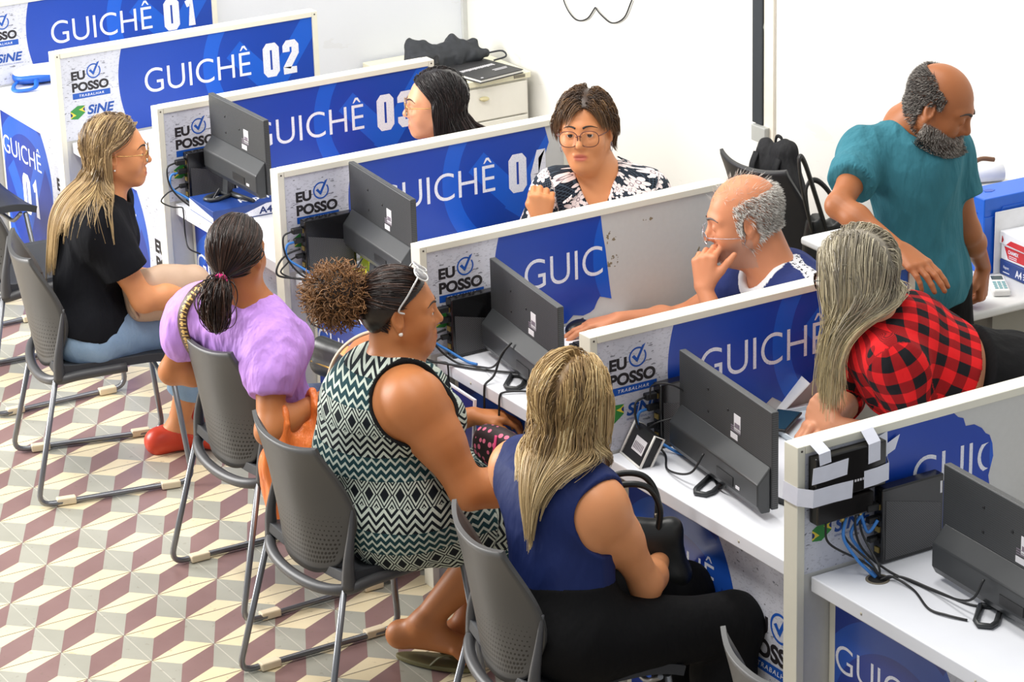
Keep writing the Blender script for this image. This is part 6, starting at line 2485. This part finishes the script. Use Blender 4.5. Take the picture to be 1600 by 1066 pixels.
ream(.7405, .050, INK_BOX, 'dark blue A4 paper ream at the bottom of the stack', pr1)
ream(.7908, .050, WRAP, 'red and white paper ream in the middle of the stack', pr2, .002, .002, 1)
ream(.8411, .042, WRAP, 'opened white paper ream with a red corner on top of the stack', pr3, -.004, .0, -2)
cl_ = thing('desk_phone_handset', 'white handset lying on the table edge before the paper reams', 'handset', (5.14, 1.79, .7405), math.radians(58))
MB().box((-.028, -.075, 0), (.028, .075, .022)).build('body', plain('handset_white', srgb(232, 232, 230), .35), cl_, .008, 4)
MB().box((-.018, .025, .0221), (.018, .060, .0228)).build('display', plain('lcd_grey', srgb(70, 84, 84), .2), cl_)
m = MB()
for r_ in range(4):
    for c_ in range(3):
        m.box((-.019 + c_ * .014, -.06 + r_ * .018, .022), (-.009 + c_ * .014, -.049 + r_ * .018, .0235))
m.build('keys', plain('key_teal', srgb(120, 170, 176), .5), cl_)
for k in range(3):
    o = MB().box((0, 0, 0), (.15, .21, .007)).build('paper_stack', plain('paper_bluish', srgb(170, 192, 226), .6) if k % 2 else plain('paper_white', srgb(238, 238, 240), .7), None, .001)
    o.location = (4.70 - .004 * k, 1.86 + .003 * k, .7403 + .0073 * k)
    tag(o, ('white paper pad at the bottom of the pile behind the teal shirt', 'bluish paper pad in the middle of the pile behind the teal shirt', 'white paper pad on top of the pile behind the teal shirt')[k], 'paper pad')
rl = thing('craft_roll', 'white roll with brown band behind the blue archive box', 'roll', (4.70, 2.06, .955), math.radians(70))
MB().tube([(-.09, 0, 0), (.09, 0, 0)], .028, 16).build('roll', WRAP, rl)
MB().tube(spline([(-.03, 0, .030), (.02, .02, .045), (.07, .03, .036)], 5), .008, 8).build('band', plain('band_brown', srgb(112, 76, 52), .6), rl)
o = MB().box((0, 0, 0), (.14, .24, .185)).build('storage_carton', plain('carton_white', srgb(226, 224, 216), .6), None, .003)
o.location = (4.63, 1.95, .7403)
tag(o, 'white carton behind the standing man that carries the white roll', 'carton')
# low things under the table
o = MB().box((0, 0, 0), (.40, .30, .20)).build('grey_drawer_box', plain('grey_plastic_box', srgb(128, 130, 124), .55), None, .006)
o.location = (4.78, 1.78, 0.0)
o.rotation_euler = (0, 0, math.radians(8))
tag(o, 'low grey box on the floor under the side table', 'box')
m = MB().prism([(0, 0), (.24, 0), (.24, .30), (0, .44)], lambda u, v: (u, 0, v), lambda u, v: (u, .02, v))
o = m.build('leaning_board', plain('board_cream', srgb(236, 230, 212), .6), None, .002)
o.location = (4.80, 1.655, .0)
o.rotation_euler = (0, 0, math.radians(10))
tag(o, 'cream slanted board standing before the low grey box', 'board')

# backpack on the chair by the wall, tote bag beside it
NYL = cloth('black_nylon', srgb(34, 34, 36), .6, .3, .5)
bp = thing('backpack', 'black backpack propped on the dark chair by the wall', 'backpack', (3.72, 1.985, .4565), math.radians(5))
bp.scale = (.80, .62, 1.0)
S_ = Sdf()
S_.el((0, 0, .17), (.16, .095, .17), None, .05, 1, [(V3(0, 0, .001), V3(0, 0, -1))])
S_.rc((-.10, .0, .10), (-.09, .0, .33), .085, .055, .05)
S_.rc((.05, 0, .10), (.04, 0, .345), .095, .060, .05)
S_.rc((-.02, .03, .1), (-.02, .03, .3), .07, .05, .05)
V_, F_ = S_.mesh(.006)
g_ = S_.grad(V_)
ns_ = np.array([mnoise.noise((p[0] * 22, p[1] * 22, p[2] * 6)) for p in V_])
np_mesh('body', V_ + g_ * (ns_ * .014)[:, None], F_, NYL, bp)
for k, xx in enumerate((-.105, .045)):
    MB().tube(spline([(xx, -.06, .34), (xx + .005, -.10, .29), (xx + .01, -.11, .20), (xx + .03, -.105, .10)], 6), .019, 8, 0, True, .4).build('shoulder_strap', NYL, bp)
MB().tube(spline([(-.03, 0, .375), (-.02, .0, .405), (.01, 0, .405), (.02, 0, .375)], 6), .007, 8).build('grab_handle', NYL, bp)
tg = thing('tote_bag', 'black leather tote bag with upright handles beside the dark chair', 'bag', (4.14, 1.88, 0), math.radians(75))
tg.scale = (.62, .8, 1.32)
LEA = plain('leather_black', srgb(30, 31, 30), .38, 0, .2, 25, .2)
S_ = Sdf().el((0, 0, .26), (.155, .075, .29), None, .05, 1, [(V3(0, 0, .0), V3(0, 0, -1)), (V3(0, 0, .51), V3(0, 0, 1))])
S_.rc((-.09, 0, .05), (-.08, 0, .5), .07, .05, .05, 1, [(V3(0, 0, .0), V3(0, 0, -1)), (V3(0, 0, .53), V3(0, 0, 1))])
S_.rc((.09, 0, .05), (.08, 0, .47), .07, .05, .05, 1, [(V3(0, 0, .0), V3(0, 0, -1)), (V3(0, 0, .51), V3(0, 0, 1))])
V_, F_ = S_.mesh(.006)
ns_ = np.array([mnoise.noise((p[0] * 14, p[1] * 14, p[2] * 9)) for p in V_])
np_mesh('body', V_ + S_.grad(V_) * (ns_ * .012)[:, None], F_, LEA, tg)
MB().tube(spline([(-.11, -.04, .50), (-.17, -.04, .62), (-.19, -.04, .70), (-.155, -.03, .69), (-.09, -.03, .60), (-.02, -.04, .49)], 6), .014, 8, 0, True, .6).build('handle', LEA, tg)
MB().tube(spline([(-.08, .04, .50), (-.10, .05, .60), (-.04, .05, .62), (.05, .04, .57), (.10, .03, .48)], 6), .013, 8, 0, True, .6).build('handle', LEA, tg)

# bag on the first counter
bg = thing('cloth_bag', 'blue and white cloth bag lying on the farthest counter', 'bag', (.985, .27, .7503), math.radians(20))
S_ = Sdf().el((0, .10, .032), (.10, .20, .036), None, .03, 1, [(V3(0, 0, 0), V3(0, 0, -1))])
S_.rc((-.03, -.04, .03), (-.05, .26, .03), .028, .03, .05, 1, [(V3(0, 0, 0), V3(0, 0, -1))])
V_, F_ = S_.mesh(.006)
n_ = NT('bag_blue_white')
x_, y_, z_ = n_.sep(n_.obj())
f_ = n_.math('GREATER_THAN', n_.math('ADD', z_, n_.math('MULTIPLY', n_.math('SINE', n_.math('MULTIPLY', y_, 30.0)), .005)), .042)
BAGM = n_.done(n_.mix(f_, srgb(24, 92, 190), srgb(226, 226, 232)), .5)
np_mesh('body', V_, F_, BAGM, bg)
MB().tube(spline([(.06, -.05, .03), (.10, -.10, .012), (.06, -.16, .008), (.0, -.12, .010), (-.01, -.06, .03)], 6), .010, 8, 0, True, .5).build('strap', plain('strap_blue', srgb(24, 92, 190), .5), bg)
# ------------------------------------------------------------------ things worn and carried
GLASS = NT('spectacle_lens')
GLASS.b.inputs['Transmission Weight'].default_value = 1.0
GLASS.b.inputs['IOR'].default_value = 1.05
GLASS = GLASS.done((.97, .98, 1.0), .02, 0, .5)
TINT = plain('sunglass_lens', srgb(120, 118, 120), .1)
GOLDF = plain('frame_gold', srgb(190, 150, 92), .25, .8)
DARKF = plain('frame_dark', srgb(40, 36, 36), .3)
SILVF = plain('frame_silver', srgb(170, 170, 178), .25, .8)


def glasses(p, label, frame_mat, lens_mat=GLASS, w=.026, h=.022, rad=.0014, dy=0.0, dz=0.0, tilt=0.0, sq=2.6, rim=True, back=-.030, spread=.078):
    t = thing('sunglasses' if lens_mat is TINT else 'eyeglasses', label, 'glasses', tuple(p.hl(0, .105 + dy, dz)))
    o0 = p.hl(0, .105 + dy, dz)
    ct, sn = math.cos(tilt), math.sin(tilt)

    def L(x, y, z):
        # local to the spectacles, tilted about the ear-to-ear axis
        y2, z2 = y * ct - z * sn, y * sn + z * ct
        return (p.HR @ V3(x, y2, z2)) * p.hs
    for sg in (1, -1):
        ring = []
        for k in range(33):
            a = 2 * PI * k / 32
            c, s = math.cos(a), math.sin(a)
            ring.append(L(sg * .033 + w * abs(c) ** (2 / sq) * math.copysign(1, c), -.006 * ((abs(sg * .033 + w * c) - .01) / .05) ** 2, h * abs(s) ** (2 / sq) * math.copysign(1, s) - .003))
        if rim:
            MB().tube(ring, rad, 6, 0, False).build('rim', frame_mat, t)
        m = MB()
        cen = L(sg * .033, .001, -.003)
        m.add([cen] + ring[:-1], [(0, k + 1, (k + 1) % 32 + 1) for k in range(32)], 0, True)
        o = m.build('lens', lens_mat, t)
        so = o.modifiers.new('thick', 'SOLIDIFY')
        so.thickness = .0012
        pts = [L(sg * (.033 + w), -.006, .006), L(sg * (spread - .006), -.018, .008), L(sg * spread, -.06, .006), L(sg * spread, -.105, .004), L(sg * (spread - .002), -.105 + back, -.014)]
        MB().tube(spline(pts, 6), rad * 1.15, 6).build('temple', frame_mat, t)
    MB().tube(spline([L(-.009, -.001, .004), L(0, .002, .008), L(.009, -.001, .004)], 5), rad * 1.2, 6).build('bridge', frame_mat, t)
    return t


glasses(w1, 'thin gold-framed glasses worn by the woman in the black T-shirt', GOLDF, sq=2.3)
glasses(s3, 'thin gold-framed glasses worn by the smiling woman in red', GOLDF, sq=2.3)
glasses(s4, 'large thin-rimmed glasses worn by the woman in the floral blouse', plain('frame_rose', srgb(112, 66, 56), .3, .4), w=.0295, h=.0250, rad=.0016, dy=.001, dz=-.004, sq=2.5)
glasses(s5, 'rimless glasses low on the nose of the bald man', SILVF, w=.024, h=.015, rad=.0009, dy=.012, dz=-.016, tilt=.22, sq=3.2, back=-.0)
glasses(s6, 'dark-framed glasses half hidden by long grey-blonde hair', DARKF, sq=2.4)
glasses(w3, 'pale sunglasses pushed up on the hair of the curly-haired woman', plain('frame_pale', srgb(206, 206, 204), .25, .2), TINT, w=.029, h=.021, rad=.0024, dy=-.052, dz=.112, tilt=1.0, sq=2.4, spread=.084, back=-.0)


def earring(p, sg, mat, r, hoop=0.0):
    m = MB()
    c = p.hl(sg * .080, -.002, -.042) - p.off
    if hoop:
        m.tube([c + V3(0, 0, -hoop) + (p.HR @ V3(0, math.sin(a), math.cos(a))) * hoop for a in np.linspace(0, 2 * PI, 22)], r, 5, 0, False)
    else:
        m.lathe([(r * math.sin(a), r * math.cos(a)) for a in np.linspace(.05, PI - .05, 8)], c, 10)
    m.build('earring', mat, p.root)


PEARL = plain('pearl', srgb(240, 236, 228), .2)
earring(w3, 1, PEARL, .006)
earring(w1, 1, PEARL, .0035)
for sg in (1, -1):
    earring(s4, sg, SILVF, .0011, .015)

# flip-flops
for kk in 'RL':
    hj, K, A, toe = w3.leg[kk]
    f = nrm(V3(toe[0] - A[0], toe[1] - A[1], 0))
    ff = thing('flip_flop', 'olive flip-flop on the ' + ('near raised foot' if kk == 'R' else 'far foot') + ' of the woman in zigzag dress', 'flip-flop', (toe[0], toe[1], 0), math.atan2(f[1], f[0]), 'flip-flops')
    out = []
    for a in np.linspace(0, 2 * PI, 36)[:-1]:
        x = -.115 + .130 * math.cos(a)
        y = (.042 - .008 * math.cos(a + PI) * 1.0) * math.sin(a)
        out.append((x, y))
    lift = .0 if kk == 'L' else .0
    MB().prism(out, lambda u, v: (u, v, .004 + max(0, -u - .13) * lift), lambda u, v: (u, v, .019 + max(0, -u - .13) * lift), 0).build('sole', plain('olive_rubber', srgb(104, 98, 62), .6), ff, .004)
    m = MB()
    for sg in (1, -1):
        m.tube(spline([(-.035, 0, .018), (-.05, sg * .012, .046), (-.085, sg * .036, .050), (-.12, sg * .041, .018)], 7), .007, 8, 0, True, .45)
    m.build('thong_strap', plain('olive_strap', srgb(92, 88, 58), .5), ff)


def soft_bag(name, label, cat, loc, rz, fill, mat, part='body', h=.005, crinkle=.006, sc=20, tiltx=0.0):
    t = thing(name, label, cat, loc, rz)
    t.rotation_euler = (tiltx, 0, rz)
    S = Sdf()
    fill(S)
    V, F = S.mesh(h)
    ns = np.array([mnoise.noise((p[0] * sc, p[1] * sc, p[2] * sc * .5)) for p in V])
    np_mesh(part, V + S.grad(V) * (ns * crinkle)[:, None], F, mat, t)
    return t


# beige bag on the lap of the woman in black
BEIGE = plain('leather_beige', srgb(196, 164, 138), .5, 0, .1, 20, .2)


def f_(S):
    S.el((0, 0, 0), (.125, .055, .085), None, .03)
    S.rc((-.10, 0, .02), (.10, 0, .02), .045, .045, .04)
    S.rc((-.09, 0, -.05), (.09, 0, -.05), .048, .048, .04)


bb = soft_bag('handbag', 'beige handbag on the lap of the woman in the black T-shirt', 'bag', (3.385, -.255, .655), math.radians(75), f_, BEIGE)
MB().tube(spline([(-.10, -.03, .05), (-.13, -.045, -.01), (-.11, -.05, -.07)], 6), .010, 8, 0, True, .5).build('strap', BEIGE, bb)

# black purse with orange patch, patterned strap
BLEA = plain('leather_black', srgb(30, 31, 30), .38, 0, .2, 25, .2)


def f_(S):
    S.rc((-.11, 0, .0), (.11, 0, .0), .040, .040, .02)
    S.rc((-.11, .0, .055), (.11, .0, .055), .030, .030, .03)
    S.rc((-.10, .05, .0), (.10, .05, .0), .034, .034, .03)


pz = soft_bag('shoulder_purse', 'black flap purse with a round orange patch on the lap of the ponytailed woman', 'purse', (4.345, -.10, .635), math.radians(12), f_, BLEA, 'body', .005, .003, 14)
m = MB()
m.lathe([(.036, 0), (.036, .003), (.030, .0045)], (0, 0, 0), 28, 0, Matrix.Scale(.62, 3, (0, 1, 0)))
pat_ = m.build('round_patch', plain('patch_orange', srgb(220, 148, 84), .5), pz)
pat_.location = (.045, -.020, .0795)
pat_.rotation_euler = (.42, 0, 0)
MB().tube([(-.12, -.034, .012), (.12, -.034, .012)], .0045, 8).build('zip', plain('zip_gold', srgb(176, 138, 70), .3, .8), pz)
n_ = NT('patterned_strap')
u_, v_, _z = n_.sep(n_.attr('uvc'))
g1 = n_.math('FRACT', n_.math('MULTIPLY', v_, 9.0))
g2 = n_.math('FRACT', n_.math('MULTIPLY', u_, 2.0))
k_ = n_.math('MAXIMUM', n_.math('MULTIPLY', n_.math('LESS_THAN', n_.math('ABSOLUTE', n_.math('SUBTRACT', g1, .5)), .16), n_.math('GREATER_THAN', u_, .22)),
             n_.math('MULTIPLY', n_.math('LESS_THAN', n_.math('ABSOLUTE', n_.math('SUBTRACT', u_, .45)), .12), n_.math('LESS_THAN', n_.math('FRACT', n_.math('MULTIPLY', v_, 4.5)), .55)))
edge_ = n_.math('LESS_THAN', n_.math('ABSOLUTE', n_.math('SUBTRACT', u_, .5)), .40)
STRAP = n_.done(n_.mix(n_.math('MULTIPLY', k_, edge_), srgb(74, 48, 34), srgb(216, 178, 104)), .5)
obs = near_obst(w2, .9)
ctr = np.array(spline([(4.30, -.36, .975), (4.255, -.46, .965), (4.225, -.53, .90), (4.225, -.545, .82), (4.245, -.535, .74), (4.30, -.50, .66)], 8))
for _ in range(5):
    ctr -= obs.grad(ctr) * (obs.ev(ctr) - .010)[:, None]
gn = obs.grad(ctr)
tn = np.gradient(ctr, axis=0)
tn /= np.linalg.norm(tn, axis=1, keepdims=True)
wd = np.cross(gn, tn)
off_ = V3(4.345, -.10, .635)
nC = len(ctr)
vs, uvs = [], []
for k in range(nC):
    for s_, uu in ((-1, 0), (1, 1)):
        vs.append(ctr[k] + wd[k] * s_ * .017)
        uvs.append((uu, k / 8.0, 0))
m = MB()
m.add(vs, [(2 * k, 2 * k + 1, 2 * k + 3, 2 * k + 2) for k in range(nC - 1)], 0, True)
so_ = m.build('shoulder_strap', STRAP, pz)
a_ = so_.data.attributes.new('uvc', 'FLOAT_VECTOR', 'POINT')
a_.data.foreach_set('vector', np.array(uvs, np.float32).ravel())
so_.matrix_parent_inverse = (Matrix.Translation(pz.location) @ Matrix.Rotation(pz.rotation_euler[2], 4, 'Z')).inverted()
sm_ = so_.modifiers.new('thick', 'SOLIDIFY')
sm_.thickness = .003

# orange carrier bag hanging from her forearm
n_ = NT('orange_film')
f2 = n_.noise(n_.mapping(n_.obj(), (40, 40, 6)), 1.0, 4.0)
n_.bump(f2, .6, .02)
n_.b.inputs['Transmission Weight'].default_value = .12
ORG = n_.done(n_.mix(f2, srgb(232, 104, 32), srgb(255, 150, 76)), .35)
E2, W2 = w2.arm['R'][:2]
h0 = E2 + (W2 - E2) * .25
h1 = E2 + (W2 - E2) * .72
cb_ = (h0 + h1) / 2


def f_(S):
    c = V3(.025, -.010, -.155)
    ax = nrm((W2 - E2) * V3(1, 1, 0))
    S.el(c - V3(0, 0, .03), (.065, .125, .15), None, .05)
    S.el(c + V3(0, 0, .05), (.035, .105, .075), None, .05)
    S.rc(c + ax * .09 + V3(0, 0, .10), c + ax * .08 - V3(0, 0, .12), .022, .040, .05)
    S.rc(c - ax * .10 + V3(0, 0, .08), c - ax * .07 - V3(0, 0, .12), .022, .040, .05)
    S.rc(c + V3(0, 0, .03), c - V3(0, 0, .14), .055, .07, .05)
    for hh, sg in ((h0 - cb_, -1), (h1 - cb_, 1)):
        S.rc(c + ax * .075 * sg + V3(.0, 0, .09), hh + V3(.048, -.010, .012), .026, .0095, .03)
        S.rc(hh + V3(.048, -.010, .012), hh + V3(.012, .0, .050), .0075, .0075, .01)
        S.rc(hh + V3(.012, .0, .050), hh + V3(-.045, .012, .012), .0075, .0075, .01)
        S.rc(hh + V3(-.045, .012, .012), c + ax * .06 * sg + V3(-.03, 0, .09), .0075, .018, .02)


soft_bag('carrier_bag', 'orange plastic carrier bag hanging from the forearm of the ponytailed woman', 'plastic bag', tuple(cb_), 0, f_, ORG, 'film', .005, .012, 26)

# folder, pouch and shoulder strap of the curly-haired woman
fd_ = thing('folder', 'dark blue folder with a white edge beside the curly-haired woman', 'folder', (4.955, -.015, .44), math.radians(180))
fd_.rotation_euler = (math.radians(4), 0, math.radians(178))
MB().box((0, 0, 0), (.25, .006, .275)).build('cover', plain('folder_blue', srgb(34, 44, 120), .4), fd_, .001)
m = MB()
m.box((-.004, -.001, .0), (.003, .007, .279)).box((0, -.001, .273), (.25, .007, .279))
m.build('edging', plain('folder_edge', srgb(230, 230, 238), .5), fd_)
n_ = NT('polka_dots')
vo_ = n_.n('ShaderNodeTexVoronoi')
n_.plug(vo_.inputs['Vector'], n_.obj())
vo_.inputs['Scale'].default_value = 44
vo_.inputs['Randomness'].default_value = .35
POLKA = n_.done(n_.mix(n_.math('LESS_THAN', vo_.outputs['Distance'], .34), srgb(44, 26, 28), srgb(240, 118, 150)), .6)


def f_(S):
    S.el((0, 0, 0), (.085, .040, .055), None, .02)
    S.rc((-.06, 0, .02), (.06, 0, .02), .030, .030, .04)
    S.rc((-.06, 0, -.02), (.06, 0, -.02), .032, .032, .04)


pp_ = soft_bag('polka_dot_pouch', 'dark pouch with pink polka dots and pink piping on the zigzag lap', 'pouch', (5.225, -.075, .675), math.radians(8), f_, POLKA, 'body', .005, .002, 12)
PINK = plain('piping_pink', srgb(232, 72, 128), .45)
MB().tube([(.088 * math.cos(a), -.012, .056 * math.sin(a)) for a in np.linspace(0, 2 * PI, 40)], .0042, 6, 0, False).build('piping', PINK, pp_)
MB().tube(spline([(.02, -.03, .055), (.03, -.046, .02), (.02, -.05, -.03)], 6), .0042, 6).build('piping', PINK, pp_)
obs3 = near_obst(w3, .9)
ctr = np.array(spline([(5.02, -.30, .985), (4.985, -.37, .965), (4.955, -.43, .90), (4.94, -.47, .82), (4.93, -.46, .72)], 8))
for _ in range(5):
    ctr -= obs3.grad(ctr) * (obs3.ev(ctr) - .007)[:, None]
tag(MB().tube(ctr, .009, 8, 0, True, .5).build('shoulder_strap', plain('strap_cream', srgb(226, 196, 170), .5)), 'cream bag strap over the far shoulder of the zigzag dress', 'bag strap')

# black handbag of the blonde woman


def f_(S):
    S.rc((-.12, 0, -.09), (.12, 0, -.09), .045, .045, .02)
    S.rc((-.11, 0, .05), (.11, 0, .05), .024, .024, .05)
    S.rc((-.12, 0, -.06), (-.11, 0, .06), .030, .020, .04)
    S.rc((.12, 0, -.06), (.11, 0, .06), .030, .020, .04)
    S.el((0, 0, -.02), (.12, .045, .10), None, .05)


hb = soft_bag('leather_handbag', 'black handbag with hoop handles on the lap of the blonde woman', 'bag', (5.915, -.10, .635), math.radians(62), f_, BLEA, 'body', .005, .003, 12)
for sg in (1, -1):
    MB().tube(spline([(-.075, sg * .022, .06), (-.078, sg * .03, .13), (-.05, sg * .034, .185), (0, sg * .036, .20), (.05, sg * .034, .185), (.078, sg * .03, .13), (.075, sg * .022, .06)], 7), .0085, 10).build('handle', BLEA, hb)
m = MB()
for sg in (1, -1):
    m.lathe([(.008, 0), (.008, .02)], (.078 * sg, .022, .07), 10)
m.build('handle_stud', plain('stud_metal', srgb(150, 140, 120), .3, .8), hb)
# ring on her hand
tp = w4.arm['R'][1]
fdr = nrm(w4.arm['R'][2])
c_ = tp + fdr * .095 - w4.off
tR = np.cross(fdr, (0, 0, 1))
MB().tube([c_ + nrm(tR) * math.cos(a) * .0105 + np.cross(fdr, nrm(tR)) * math.sin(a) * .0105 for a in np.linspace(0, 2 * PI, 20)], .0016, 6, 0, False).build('ring', GOLDF, w4.root)
